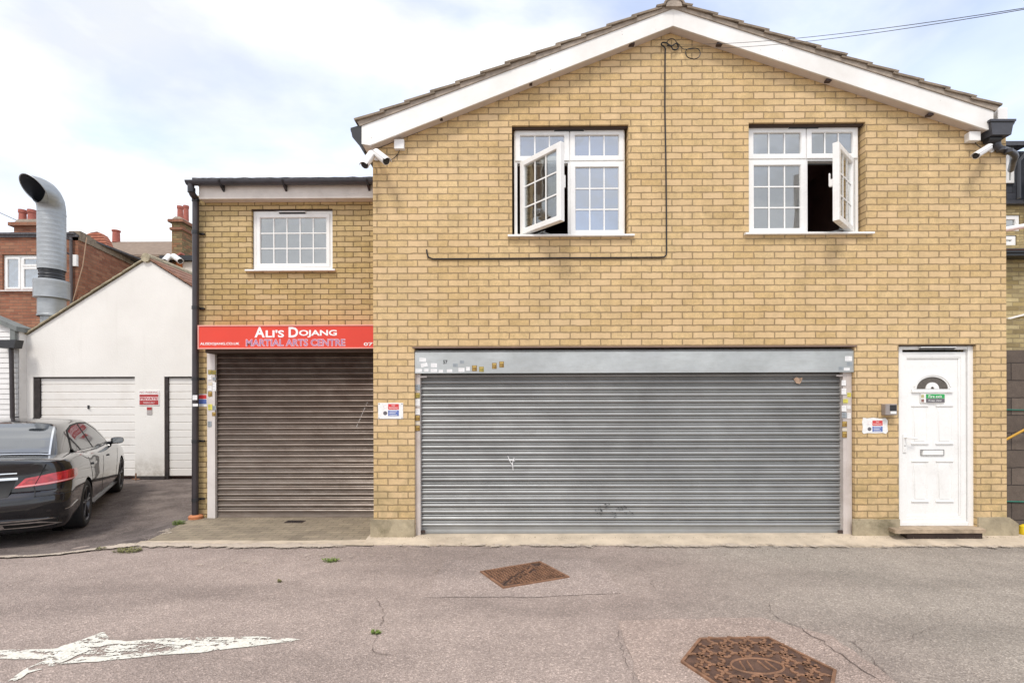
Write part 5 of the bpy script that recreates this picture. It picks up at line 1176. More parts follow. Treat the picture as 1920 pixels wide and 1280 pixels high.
Wd = window_frame(RB, wn[0]+.005, wn[1]-.005, wn[2]+.005, wn[3]-.005, YB1+.05, .05, [(XB(37), wn[2]+.05, wn[3]-.05)], [(ZB(499), XB(39), wn[1]-.04)])
for (a, b, c, d) in ((8, 35, 541, 481), (39, 76, 541, 500), (39, 76, 498, 481)): sash(Wd, XB(a), XB(b), ZB(c), ZB(d), YB1+.035, 1, 1, .045)
sill(Wd, wn[0]-.08, wn[1]+.08, wn[2]-.045, YB1-.07, YB1+.05)
bm = nb(); box(bm, wn[0], wn[1], YB1+.201, YB1+.21, wn[2], wn[3]); part('blind', RB, bm, CURT, 0)
tube_part('downpipe', RB, [(XB(137), YB1-.06, ZB(447)), (XB(137.5), YB1-.06, ZB(575))], .035, plain('grey_pipe', (.10, .085, .085), .5), 10)
bm = nb()
for a, b in (((108, 441), (140, 452)), ((112, 464), (136, 479))): tube(bm, [(XB(a[0]), YB1-.3, ZB(a[1])), (XB(b[0]), YB1-.06, ZB(b[1]))], .02, 8)
part('flue_bracket', RB, bm, GREYPL)
bm = nb(); box(bm, XB(140), XB(147), YB1-.06, YB1-.001, ZB(500), ZB(479)); part('vent_box', RB, bm, CAMW, 0)
tube_part('cable', RB, [(XB(164), YB1-.02, ZB(446)), (XB(157), YB1-.03, ZB(500)), (XB(138), YB1-.05, ZB(572))], .012, plain('pale_rope', (.45, .30, .20), .8), 6)
# chimney with two pots
YH = 14.5
def stack(parent_name, label, xc0, xc1, ytop, ybot, Y, m, dep, pots, corb=True, own=True, side=None):
    x0, x1, zt_, zb_ = PX(xc0, ytop, Y), PX(xc1, ytop, Y), PZ(xc0, ytop, Y), PZ(xc0, ybot, Y)
    t = thing('chimney', ((x0+x1)/2, Y, zb_), label, 'chimney', 'brick chimneys')
    bm = nb(); box(bm, x0, x1, Y, Y+dep, zb_-1.2, zt_-.001); part('stack', t, bm, m, 0)
    bm = nb(); e = .05
    for k, (dz0, dz1, ee) in enumerate(((.30, .38, .05), (.02, .12, .09)) if corb else ((.02, .1, .05),)): box(bm, x0-ee, x1+ee, Y-ee, Y+dep+ee, zt_-dz1, zt_-dz0)
    part('corbel', t, bm, REDB, 0)
    bm = nb(); prism(bm, [(x0-.03, zt_), (x1+.03, zt_), (x1-.1, zt_+.10), (x0+.1, zt_+.10)], Y+.02, Y+dep-.02); part('flaunching', t, bm, MORT, 0)
    for (pa, pb, pt, dy) in pots:
        yy = Y+dy; a, b = PX(pa, pt, yy), PX(pb, pt, yy); r_ = (b-a)/2; zz = PZ(pa, pt, yy)
        bm = nb(); lathe(bm, [(.001, zt_), (r_*.95, zt_+.0), (r_*.85, zz-.1), (r_, zz-.09), (r_, zz), (r_*.75, zz), (r_*.7, zt_+.1)], ((a+b)/2, yy, 0), 'Z', 16); part('pot', t, bm, POT, 40)
POT = plain('clay_pot', (.36, .11, .08), .8, var=.2, scale=12)
stack('x', 'brick chimney with two clay pots at the far left beside the steel duct', 26, 72, 417, 440, YH, REDB, .7, ((36, 49, 394, .2), (53, 67, 394, .2)))
# ================================================================ steel extract duct
YFl = 11.9; XF = lambda px, Y=YFl: PX(px, 450, Y); ZF = lambda py, Y=YFl: PZ(97, py, Y)
FL = thing('extract_duct', (XF(97), YFl, ZF(600)), 'tall galvanised steel extract duct with a curved open top beside the red brick wall', 'duct')
s_ = YFl/F; r_ = 21*s_; cx = XF(97)
bm = nb(); zz = ZF(507); zt_ = ZF(402); pr = [(r_, zz)]
while zz < zt_-.05: pr += [(r_, zz+.085), (r_+.001, zz+.09), (r_+.001, zz+.1), (r_, zz+.105)]; zz += .105
pr.append((r_+.004, zt_)); lathe(bm, pr, (cx, YFl, 0), 'Z', 32); part('ribbed_duct', FL, bm, STEEL, 50)
bm = nb(); lathe(bm, [(r_*.9, ZF(527)), (r_*.88, ZF(505))], (cx, YFl, 0), 'Z', 28)
for k in range(3): lathe(bm, [(r_*.9, ZF(524-k*6)), (r_*.93, ZF(523-k*6)), (r_*.9, ZF(521-k*6))], (cx, YFl, 0), 'Z', 28)
part('black_clamp', FL, bm, BLKPL, 40)
r2_ = 26.5*s_; bm = nb(); lathe(bm, [(r_*.8, ZF(525)), (r2_, ZF(527)), (r2_+.006, ZF(529)), (r2_, ZF(532)), (r2_, ZF(558)), (r2_+.006, ZF(560)), (r_, ZF(562)), (r_*.8, ZF(562))], (cx, YFl, 0), 'Z', 32); part('wide_collar', FL, bm, STEEL, 30)
bm = nb(); lathe(bm, [(r_, ZF(562)), (r_, ZF(590)), (r_+.01, ZF(591)), (r_+.01, ZF(594))], (cx, YFl, 0), 'Z', 32); lathe(bm, [(r_*.8, ZF(594)), (r_*.75, ZF(640))], (cx, YFl, 0), 'Z', 24); part('lower_duct', FL, bm, STEEL, 30)
c0_ = Vector((cx, YFl, zt_)); m_ = Vector((PX(66, 353, YFl-.42), YFl-.42, PZ(66, 355, YFl-.42)))
ctr = []
n = 14
e0 = Vector((0, 0, 1)); e1 = Vector((-.40, -.83, -.10)).normalized()
for k in range(n+1):
    t_ = k/n; h1 = 2*t_**3-3*t_**2+1; h2_ = t_**3-2*t_**2+t_; h3_ = -2*t_**3+3*t_**2; h4 = t_**3-t_**2; g_ = .95
    ctr.append(c0_*h1+e0*g_*h2_+m_*h3_+e1*.7*h4)
ncut = Vector((-.19, -.78, -.58)).normalized()
def cutend(rg, m2):
    for v in rg: v.co += e1*((m2-v.co).dot(ncut)/e1.dot(ncut))
bm = nb(); rg = tube(bm, ctr, [r_*(1.0+.02*(k % 5 == 0)+.10*(k/n)**3) for k in range(n+1)], 28, caps=False); cutend(rg[-1], m_+e1*.02); RIMV = [v.co.copy() for v in rg[-1]]; part('elbow', FL, bm, STEEL, 22)
bm = nb(); rg = tube(bm, ctr, [r_*(.955+.10*(k/n)**3) for k in range(n+1)], 28, caps=False); cutend(rg[-1], m_+e1*.015); bmesh.ops.reverse_faces(bm, faces=bm.faces[:]); part('duct_lining', FL, bm, plain('duct_inside', (.04, .045, .055), .7), 40)
bm = nb(); tube(bm, RIMV, .012, 6, closed=True); part('mouth_rim', FL, bm, STEEL, 40)
# ================================================================ houses behind, between garage and extension
YR1 = 22.0; XR = lambda px: PX(px, 460, YR1); ZR = lambda py: PZ(260, py, YR1)
RH = thing('rear_house', (XR(260), YR1, 0), 'distant house with a long brown tiled roof behind the garage block', 'house')
def tiles_mat(name, c, d, sc=3.2):
    t = NT(name); v = t.pos(); w_ = t.n('TexWave', i_Vector=v, i_Scale=sc, i_Distortion=.4, wave_type='BANDS', bands_direction='Z')
    cc = t.mix(.6, t.ramp(t.noise(v, 6, 6), [(.3, c), (.7, d)]), t.ramp(w_.outputs['Fac'], [(.0, .55), (.25, 1.05), (1, 1)]), 'MULTIPLY'); t.set(Base_Color=cc, Roughness=.9, Normal=t.bump(w_.outputs['Fac'], .02)); return t.m
BRT = tiles_mat('brown_tiles', (.20, .145, .105), (.28, .205, .15)); RDT = tiles_mat('red_tiles', (.34, .10, .06), (.42, .17, .10))
bm = nb(); x0_, x1_ = XR(198), XR(420); zr_, ze_ = ZR(453), ZR(500)
prismx(bm, [(YR1, zr_), (YR1-2.4, ze_-.2), (YR1-2.4, ze_-.35), (YR1, zr_-.15), (YR1+2.4, ze_-.35), (YR1+2.4, ze_-.2)], x0_, x1_); part('roof', RH, bm, BRT, 0)
bm = nb(); box(bm, x0_+.2, x1_-.2, YR1-2.2, YR1+2.2, 0, ze_-.36); part('wall', RH, bm, STOCKB, 0)
bm = nb(); lathe(bm, [(.001, ZR(455)), (.15, ZR(455)), (.14, ZR(435)), (.17, ZR(434)), (.17, ZR(432)), (.1, ZR(432))], (XR(218), YR1, 0), 'Z', 14); part('chimney_pot', RH, bm, POT, 40)
YR2 = 18.5; X2 = lambda px: PX(px, 440, YR2); Z2 = lambda py: PZ(190, py, YR2)
RT = thing('rear_house', (X2(190), YR2, 0), 'small red tiled roof with a curved hip just behind the brick parapet', 'house')
bm = nb(); pts = [(X2(160), Z2(470)), (X2(160), Z2(440)), (X2(170), Z2(436)), (X2(182), Z2(434)), (X2(190), Z2(439)), (X2(197), Z2(450)), (X2(205), Z2(470))]; prism(bm, pts, YR2, YR2+.3); part('roof', RT, bm, RDT, 0)
bm = nb(); box(bm, X2(161), X2(204), YR2+.05, YR2+.25, 0, Z2(470)-.001); part('wall', RT, bm, REDB, 0)
stack('x', 'mossy yellow brick chimney with two pots just left of the extension gutter', 322, 341, 411, 470, 17.5, STOCKB, 1.9, ((332.5, 343.5, 387, .5), (344, 354, 386, 1.2)))
YR3 = 15.2; X3 = lambda px: PX(px, 490, YR3); Z3 = lambda py: PZ(335, py, YR3)
LH = thing('rear_house', (X3(340), YR3, 0), 'low tiled house end with a black gutter and orange brick beside the brown downpipe', 'house')
bm = nb(); prismx(bm, [(YR3, Z3(481)), (YR3, Z3(478.5)), (YR3+1.9, Z3(462)), (YR3+1.9, Z3(470))], X3(316), X3(420)); part('roof', LH, bm, BRT, 0)
bm = nb(); prism(bm, [(X3(290), Z3(487)), (X3(326), Z3(467)), (X3(327), Z3(470)), (X3(294), Z3(489))], YR3+.3, YR3+.5); part('verge', LH, bm, POT, 0)
bm = nb(); box(bm, X3(304), X3(400), YR3-.12, YR3-.001, Z3(490), Z3(481)); part('gutter', LH, bm, BLKPL, 0)
bm = nb(); box(bm, X3(300), X3(341), YR3+.05, YR3+1.8, 0, Z3(482)); part('wall', LH, bm, STOCKB, 0)
bm = nb(); box(bm, X3(331), X3(342), YR3-.02, YR3+.049, 0, Z3(491)); part('brick_pier', LH, bm, plain('orange_brick', (.50, .16, .05), .85, var=.2, scale=20), 0)
bm = nb(); box(bm, X3(342.5), X3(420), YR3+.0, YR3+1.8, 0, Z3(491)); part('rendered_wall', LH, bm, plain('cream_wall', (.72, .66, .58), .8, var=.05), 0)
for a, b, c, d, lab in ((322, 318, 484, 494, 'far left one of the two distant white cameras over the garage roof'), (324, 337, 484, 491, 'right one of the two distant white cameras over the garage roof')):
    v0 = V3(317 if a == 322 else 326, 481, YR3-.2); v1 = V3(309 if a == 322 else 338, 489.5, YR3-.45); bullet(V3(321, 488, YR3-.02), v0, v1, .075, lab)
t = thing('aerial_wire', V3(0, 400, 12), 'thin wire crossing the sky left of the far chimney', 'wire'); tube_part('wire', t, [V3(-60, 372, 11.9), V3(0, 399, 12), V3(31, 413, 12.1)], .008, GREYPL, 5)
# ================================================================ right hand side
YK = 6.25; XK = lambda px: PX(px, 800, YK); ZK = lambda py: PZ(1904, py, YK)
BW = thing('block_wall', (XK(1889), YK, 0), 'dark rough concrete block wall right of the brick building', 'wall')
bm = nb(); box(bm, xR+.03, XK(1888)+6, YK, YK+.2, -.1, ZK(656)); part('blocks', BW, bm, BLOCK, 0)
bm = nb()
for py in (767.5, 939): tube(bm, [(XK(1880), YK-.012, ZK(py)), (XK(1900), YK-.012, ZK(py+.5)), (XK(2100), YK-.012, ZK(py+4))], .008, 6)
part('green_line', BW, bm, plain('green_twine', (.02, .16, .11), .6), 40)
bm = nb(); a0, b0 = V3(1880, 827, YK-.02), V3(1925, 803, YK-.10); tube(bm, [a0, b0, b0+(b0-a0)*6], .014, 6); solo('yellow_strap', bm, plain('yellow_strap', (.62, .34, .03), .6), 'orange yellow strap stretched across the dark block wall', 'strap')
bm = nb(); c_ = V3(1921, 990, YK-.5); lathe(bm, [(.001, 0), (.05, .0), (.055, .03), (.045, .10), (.02, .12), (.001, .12)], (c_.x, c_.y, .05), 'Z', 14); solo('bottle_top', bm, plain('yellow_plastic', (.72, .52, .02), .4), 'bright yellow plastic bottle top on the ground at the right edge', 'bottle top')
YP = 8.8; XP = lambda px: PX(px, 600, YP); ZP = lambda py: PZ(1904, py, YP)
PB = thing('pale_brick_annex', (XP(1888), YP, 0), 'pale yellow brick annex with a black eaves board behind the block wall', 'building')
bm = nb(); box(bm, XP(1840), XP(1888)+5, YP, YP+3, 0, ZP(485)); part('wall', PB, bm, PALEB, 0)
bm = nb(); box(bm, XP(1840), XP(1888)+5.2, YP-.25, YP-.001, ZP(487), ZP(478)); box(bm, XP(1840), XP(1888)+5.2, YP-.28, YP-.2501, ZP(482), ZP(475)); part('fascia', PB, bm, BLKPL, 0)
bm = nb(); prismx(bm, [(YP-.3, ZP(477.5)), (YP+1.4, ZP(456)), (YP+1.4, ZP(459)), (YP-.25, ZP(479))], XP(1840), XP(1888)+5.2); part('roof', PB, bm, RDT, 0)
bm = nb(); prism(bm, [(XP(1884), ZP(600)), (XP(1884), ZP(597)), (XP(2000), ZP(568)), (XP(2000), ZP(571))], YP-.06, YP-.001); part('flashing', PB, bm, CAMW, 0)
bm = nb(); box(bm, XP(1840), XP(1888)+5, YP-.35, YP-.08, 0, ZP(604)); part('lean_to', PB, bm, PALEB, 0)
tube_part('white_pipe', PB, [V3(1880, 464, YP+1.35)+Vector((0, 0, .35)), V3(1960, 450, YP+1.35)+Vector((0, 0, .35))], .05, CAMW, 10)
YQ = 14.0; XQ = lambda px: PX(px, 350, YQ); ZQ = lambda py: PZ(1904, py, YQ)
MB_ = thing('slate_mansard_building', (XQ(1888), YQ, 0), 'tall building with dark slate mansard storey over yellow brick at the far right', 'building')
bm = nb(); slab(bm, [(XQ(1820), 0), (XQ(1888)+7, 0), (XQ(1888)+7, ZQ(386)), (XQ(1820), ZQ(386))], [rect(XQ(1880), XQ(1912.5), ZQ(433), ZQ(403)), rect(XQ(1880), XQ(1906), ZQ(460), ZQ(441))], YQ, YQ+.2); part('wall', MB_, bm, PALEB, 0)
SLATE = brick('slate', (.075, .08, .095), (.045, .048, .058), (.02, .02, .022), row=.18, wid=.3, mort=.004, depth=.01)
bm = nb(); box(bm, XQ(1820), XQ(1888)+7, YQ+.05, YQ+5, ZQ(378), ZQ(282)); part('mansard', MB_, bm, SLATE, 0)
bm = nb(); box(bm, XQ(1820), XQ(1888)+7, YQ-.15, YQ+.04, ZQ(386)+.001, ZQ(379)); box(bm, XQ(1820), XQ(1916), YQ-.2, YQ+1, ZQ(279), ZQ(271.5)); part('cornice', MB_, bm, GREYPL, 0)
bm = nb(); prism(bm, [(XQ(1908), ZQ(378)), (XQ(1908), ZQ(300)), (XQ(1925), ZQ(283)), (XQ(2060), ZQ(240)), (XQ(2060), ZQ(378))], YQ-.6, YQ+.04); part('gable', MB_, bm, plain('dark_slate', (.03, .034, .045), .5, var=.3), 0)
bm = nb(); tube(bm, [V3(1910, 372, YQ-.65), V3(1910, 302, YQ-.65), V3(1925, 286, YQ-.65), V3(2060, 243, YQ-.65)], .045, 8); part('barge', MB_, bm, BLKPL, 40)
for (a, b, c, d) in ((1882, 1902, 343, 302),): 
    Wq = window_frame(MB_, XQ(a-10), XQ(b), ZQ(c), ZQ(d-16), YQ+.0, .07, [(XQ(a+8), ZQ(c)+.05, ZQ(d-16)-.05)], [(ZQ(320), XQ(a-9), XQ(b)-.05)], dep=.049)
    bm = nb(); box(bm, XQ(a-9), XQ(b)-.02, YQ+.03, YQ+.04, ZQ(c)+.02, ZQ(d-16)-.02); part('pane', Wq, bm, GLASS, 0)
for (a, b, c, d, mm) in ((1880, 1912.5, 433, 403, CURT), (1880, 1906, 460, 441, DARKIN)):
    Wq = window_frame(MB_, XQ(a)+.01, XQ(b)-.01, ZQ(c)+.01, ZQ(d)-.01, YQ+.02, .10); bm = nb(); box(bm, XQ(a)+.05, XQ(b)-.05, YQ+.06, YQ+.065, ZQ(c)+.05, ZQ(d)-.05); part('pane', Wq, bm, GLASS, 0)
    bm = nb(); box(bm, XQ(a), XQ(b), YQ+.201, YQ+.21, ZQ(c), ZQ(d)); part('blind', MB_, bm, mm, 0)
# ================================================================ black saloon car
def car_mats():
    t = NT('black_car_paint'); t.set(Base_Color=(.012, .012, .014, 1), Roughness=.15, Coat_Weight=1.0, Coat_Roughness=.02, IOR=1.5, Specular_IOR_Level=.25)
    t2 = NT('car_glass'); t2.set(Base_Color=(.03, .035, .04, 1), Roughness=.05, IOR=2.3, Specular_IOR_Level=.8)
    t3 = NT('car_chrome'); t3.set(Base_Color=(.8, .8, .8, 1), Metallic=1.0, Roughness=.15)
    t4 = NT('lamp_red'); v = t4.obj(); t4.set(Base_Color=t4.ramp(t4.noise(v, 9, 3), [(.35, (.34, .012, .02)), (.65, (.62, .03, .045))]), Roughness=.12, Coat_Weight=1.0)
    return t.m, t2.m, t3.m, t4.m
PAINT, CGL, CHR, LRED = car_mats()
TYRE = plain('tyre', (.02, .02, .021), .8, var=.2, space='obj'); RIMM = galv('dark_rim', (.10, .10, .11), (.06, .06, .065), .3, .8); SEAM = plain('seam', (.004, .004, .004), .6)
LDARK = plain('lamp_dark', (.42, .012, .02), .12, space='obj', coat=1.0, scale=14, var=.5); LPINK = plain('lamp_pale', (.80, .36, .36), .2, space='obj'); PLY = plain('plate_yellow', (.72, .50, .05), .5, space='obj')
def interp(x, tab, c=1):
    if x <= tab[0][0]: return tab[0][c]
    for a, b in zip(tab, tab[1:]):
        if x <= b[0]:
            f = (x-a[0])/(b[0]-a[0]); f = f*f*(3-2*f) if c == 1 else f
            return a[c]+(b[c]-a[c])*f
    return tab[-1][c]
ZTOP = [(-1.13, .985), (-.95, 1.03), (-.2, 1.055), (.5, 1.0), (1.4, .975), (2.6, .975), (3.3, .87), (3.87, .68)]
LV = [(0, .83, -.97, 3.74), (.08, .88, -1.03, 3.81), (.22, .915, -1.11, 3.87), (.40, .925, -1.14, 3.88), (.52, .93, -1.135, 3.87), (.565, .93, -1.10, 3.86), (.60, .928, -1.055, 3.85), (.75, .925, -1.035, 3.80), (.88, .918, -1.02, 3.72), (.955, .90, -1.03, 3.66), (1.0, .865, -1.035, 3.58)]
ZLOW = .185
LV = [(a, b, c+.07, d) for a, b, c, d in LV]
def lvl(t):
    for a, b in zip(LV, LV[1:]):
        if t <= b[0]: f = (t-a[0])/(b[0]-a[0]); return [a[i]+(b[i]-a[i])*f for i in (1, 2, 3)]
    return LV[-1][1:]
def outline(t):
    hw, yr, yf = lvl(t); rx, ry, ryf = .42, .26, .55; bow = .06; p = []
    for k in range(9): x = (hw-rx)*k/9; p.append((x, yr+bow*(x/hw)**2))
    yc = yr+bow*((hw-rx)/hw)**2
    for k in range(11): a = math.pi/2*k/10; p.append((hw-rx+rx*math.sin(a), yc+ry-ry*math.cos(a)+.0))
    y0, y1 = yc+ry, yf-ryf
    for k in range(1, 40): p.append((hw, y0+(y1-y0)*k/40))
    for k in range(11): a = math.pi/2*k/10; p.append((hw-.6+.6*math.cos(a), y1+ryf*math.sin(a)))
    for k in range(1, 7): p.append(((hw-.6)*(1-k/6), yf+.03*k/6))
    return [(x*(1-.035*(abs(y-1.4)/2.5)**4 if abs(y-1.4) < 2.5 else x and .965 or 1), y) for x, y in p]
def body_pt(s, z):
    t = (z-ZLOW)/.8
    for _ in range(6):
        t = min(max(t, 0), 1); o = outline(t); acc = 0; pt = o[-1]
        for a, b in zip(o, o[1:]):
            d = math.dist(a, b)
            if acc+d >= s: f = (s-acc)/d; pt = (a[0]+(b[0]-a[0])*f, a[1]+(b[1]-a[1])*f); break
            acc += d
        t = (z-ZLOW)/(interp(pt[1], ZTOP)-ZLOW)
    return Vector((pt[0], pt[1], z))
SC = sum(math.dist(a, b) for a, b in zip(outline(.6)[:20], outline(.6)[1:20])); YC0 = outline(.6)[19][1]
def s_of(y): return SC+(y-YC0)
def bpatch(bm, bot, top, off=.004, nu=14, nv=4, mir=False, thick=True):
    """bot, top : polylines of (s, z) over the body skin"""
    def samp(pl, u):
        f = u*(len(pl)-1); i = min(int(f), len(pl)-2); f -= i; return (pl[i][0]+(pl[i+1][0]-pl[i][0])*f, pl[i][1]+(pl[i+1][1]-pl[i][1])*f)
    def P3(s, z, o):
        sg = 1 if s >= 0 else -1; q = body_pt(abs(s), z); q2 = body_pt(abs(s)+.01, z); q3 = body_pt(abs(s), z+.01)
        n = (q2-q).cross(q3-q).normalized(); v = q+n*o; v.x *= sg; return v
    g = []; h = []
    for i in range(nu+1):
        b, t = samp(bot, i/nu), samp(top, i/nu); row = []; r2 = []
        for j in range(nv+1):
            s, z = b[0]+(t[0]-b[0])*j/nv, b[1]+(t[1]-b[1])*j/nv
            v = P3(s, z, off); w_ = P3(s, z, -.006)
            if mir: v.x *= -1; w_.x *= -1
            row.append(bm.verts.new(v)); r2.append(bm.verts.new(w_))
        g.append(row); h.append(r2)
    fs = []
    for i in range(nu):
        for j in range(nv): fs.append(bm.faces.new((g[i][j], g[i+1][j], g[i+1][j+1], g[i][j+1])))
    for i in range(nu):
        for j in (0, nv): fs.append(bm.faces.new((g[i][j], g[i+1][j], h[i+1][j], h[i][j])))
    for j in range(nv):
        for i in (0, nu): fs.append(bm.faces.new((g[i][j], g[i][j+1], h[i][j+1], h[i][j])))
    bmesh.ops.recalc_face_normals(bm, faces=fs)
def full_outline(t, zf):
    r_ = outline(t); o = [(x, y) for x, y in r_]+[(-x, y) for x, y in r_[-2:0:-1]]; return [(x, y, zf(x, y)) for x, y in o]
def car():
    a = Vector(G(166, 986, -.14)); b = Vector(G(229, 921, -.092)); f = (b-a).normalized(); rt = Vector((f.y, -f.x)); k = (b-a).length/2.9
    org = a-rt*.93*k; ang = math.atan2(f.y, f.x)-math.pi/2
    T = thing('parked_car', (org.x, org.y, 0), 'glossy black saloon car parked at the left edge before the white garage', 'car', rz=ang, local=True)
    T.scale = (k, k, k*.955); T.location.z = -.138; T.rotation_euler.x = .017
    bm = nb(); rings = []
    for t in [v[0] for v in LV]: rings.append([bm.verts.new(p) for p in full_outline(t, lambda x, y: ZLOW+t*(interp(y, ZTOP)-ZLOW))])
    for s, c in ((.06, .008), (.14, .018), (.3, .032), (.5, .043), (.75, .05), (1.0, .052)):
        rings.append([bm.verts.new((v.co.x*(1-s) if s < 1 else 0, v.co.y, v.co.z+c)) for v in rings[len(LV)-1]])
    m = len(rings[0])
    for A, B in zip(rings, rings[1:]):
        for i in range(m): bm.faces.new((A[i], A[(i+1) % m], B[(i+1) % m], B[i]))
    bm.faces.new(rings[0][::-1]); bmesh.ops.remove_doubles(bm, verts=bm.verts, dist=.0005); bmesh.ops.recalc_face_normals(bm, faces=bm.faces)
    body = bpy.data.objects.new('tmp', mesh_of(bm, 'tmp', PAINT)); COL.objects.link(body)
    bm = nb()
    for y in (0, 2.9):
        for s in (-1, 1): lathe(bm, [(.001, .60), (.362, .60), (.362, 1.3), (.001, 1.3)], (0, y, .335), 'X', 40)
    bm.free()
    for y in (0, 2.9):
        for s in (-1, 1):
            bm = nb(); lathe(bm, [(.001, s*.60), (.362, s*.60), (.362, s*1.3), (.001, s*1.3)], (0, y, .335), 'X', 44); bmesh.ops.remove_doubles(bm, verts=bm.verts, dist=.002); bmesh.ops.recalc_face_normals(bm, faces=bm.faces)
            c = bpy.data.objects.new('cut', mesh_of(bm, 'cut', SEAM)); COL.objects.link(c)
            md = body.modifiers.new('b', 'BOOLEAN'); md.operation = 'DIFFERENCE'; md.object = c; md.solver = 'EXACT'
    dg = bpy.context.evaluated_depsgraph_get(); dg.update(); me = bpy.data.meshes.new_from_object(body.evaluated_get(dg))
    for o in [o for o in COL.objects if o.name.startswith('cut')]: bpy.data.objects.remove(o)
    bpy.data.objects.remove(body); bm = nb(); bm.from_mesh(me); bpy.data.meshes.remove(me)
    # cabin
    ST = [(-.62, 1.03, .72), (-.45, 1.13, .77), (-.2, 1.255, .80), (.10, 1.365, .82), (.40, 1.44, .83), (.8, 1.478, .83), (1.2, 1.485, .83), (1.6, 1.468, .83), (1.95, 1.42, .825), (2.25, 1.31, .815), (2.55, 1.17, .79), (2.85, 1.02, .74)]
    def sec(y, zt, wb):
        wt = wb-(zt-.97)*.50; zb = .94; q = [(wb, zb), (wb+(wt+.04-wb)*.33, zb+(zt-.10-zb)*.33), (wb+(wt+.04-wb)*.66, zb+(zt-.10-zb)*.66), (wt+.035, zt-.09), (wt+.012, zt-.045), (wt-.035, zt-.015), (wt-.12, zt), (wt*.5, zt+.014), (0, zt+.02)]
        if zt < 1.1: q = [(x, min(z, zt+.02)) for x, z in q]
        return [(x, y, z) for x, z in q]+[(-x, y, z) for x, z in q[-2::-1]]
    def cab(y): 
        return sec(y, interp(y, [(a_, b_) for a_, b_, c in ST]) if False else sum([]) if False else lin(y, 1), lin(y, 2))
    def lin(y, c):
        pts = ST
        for i in range(len(pts)-1):
            if y <= pts[i+1][0] or i == len(pts)-2:
                p0, p1, p2, p3 = pts[max(i-1, 0)][c], pts[i][c], pts[i+1][c], pts[min(i+2, len(pts)-1)][c]; t = (y-pts[i][0])/(pts[i+1][0]-pts[i][0])
                return .5*((2*p1)+(p2-p0)*t+(2*p0-5*p1+4*p2-p3)*t*t+(3*p1-p0-3*p2+p3)*t**3)
    n = 34; rows = []
    for i in range(n+1): y = -.62+(2.85+.62)*i/n; rows.append([bm.verts.new(p) for p in sec(y, lin(y, 1), lin(y, 2))])
    cf = []
    for A, B in zip(rows, rows[1:]):
        for j in range(len(A)-1): cf.append(bm.faces.new((A[j], A[j+1], B[j+1], B[j])))
    cf.append(bm.faces.new(rows[0])); cf.append(bm.faces.new(rows[-1])); bmesh.ops.recalc_face_normals(bm, faces=cf)
    bv = BVHTree.FromBMesh(bm)
    bd = part('body', T, bm, PAINT, 40)
    def proj(bot, top, dr, mk, off, nu=12, nv=6, b=None):
        b = b or nb(); g = []
        def samp(pl, u): f_ = u*(len(pl)-1); i = min(int(f_), len(pl)-2); f_ -= i; return [pl[i][q]+(pl[i+1][q]-pl[i][q])*f_ for q in (0, 1)]
        for i in range(nu+1):
            A_, B_ = samp(bot, i/nu), samp(top, i/nu); row = []
            for j in range(nv+1):
                c = [A_[q]+(B_[q]-A_[q])*j/nv for q in (0, 1)]; o = mk(*c); h = bv.ray_cast(o-dr*2, dr)
                row.append(b.verts.new((h[0] if h[0] else o)-dr*off))
            g.append(row)
        fs = [b.faces.new((g[i][j], g[i+1][j], g[i+1][j+1], g[i][j+1])) for i in range(nu) for j in range(nv)]
        bmesh.ops.recalc_face_normals(b, faces=fs)
        for f_ in fs:
            if f_.normal.dot(dr) > 0: f_.normal_flip()
        bmesh.ops.solidify(b, geom=fs, thickness=.003) if False else None
        return b
    dn = Vector((0, 0, -1)); mkz = lambda x, y: Vector((x, y, 1.2))
    part('window_trim', bd, proj([(-.655, -.515), (0, -.53), (.655, -.515)], [(-.535, .33), (0, .32), (.535, .33)], dn, mkz, .006, 28, 20), CHR, 60)
    part('rear_window', bd, proj([(-.635, -.495), (0, -.51), (.635, -.495)], [(-.515, .31), (0, .30), (.515, .31)], dn, mkz, .014, 28, 20), CGL, 60)
    part('windscreen', bd, proj([(-.6, 2.72), (0, 2.80), (.6, 2.72)], [(-.5, 1.98), (0, 2.0), (.5, 1.98)], dn, mkz, .008, 16, 10), CGL, 60)
    for s in (1, -1):
        dr = Vector((-s, 0, 0)); mkx = lambda y, z: Vector((s*.8, y, z))
        part('window_trim', bd, proj([(-.02, 1.055), (1.2, 1.01), (2.52, 1.0)], [(.36, 1.345), (.75, 1.405), (1.2, 1.42), (1.72, 1.40), (2.10, 1.27), (2.48, 1.02)], dr, mkx, .004, 30, 6), SEAM, 60)
        part('side_window', bd, proj([(.03, 1.065), (1.08, 1.028)], [(.38, 1.325), (.75, 1.385), (1.08, 1.395)], dr, mkx, .008, 16, 6), CGL, 60)
        part('side_window', bd, proj([(1.16, 1.025), (2.40, 1.018)], [(1.16, 1.396), (1.68, 1.378), (2.05, 1.25), (2.36, 1.05)], dr, mkx, .008, 16, 6), CGL, 60)
        part('window_trim', bd, proj([(-.03, 1.045), (1.2, 1.0), (2.52, .992)], [(-.03, 1.060), (1.2, 1.014), (2.52, 1.005)], dr, mkx, .009, 20, 1), CHR, 60)
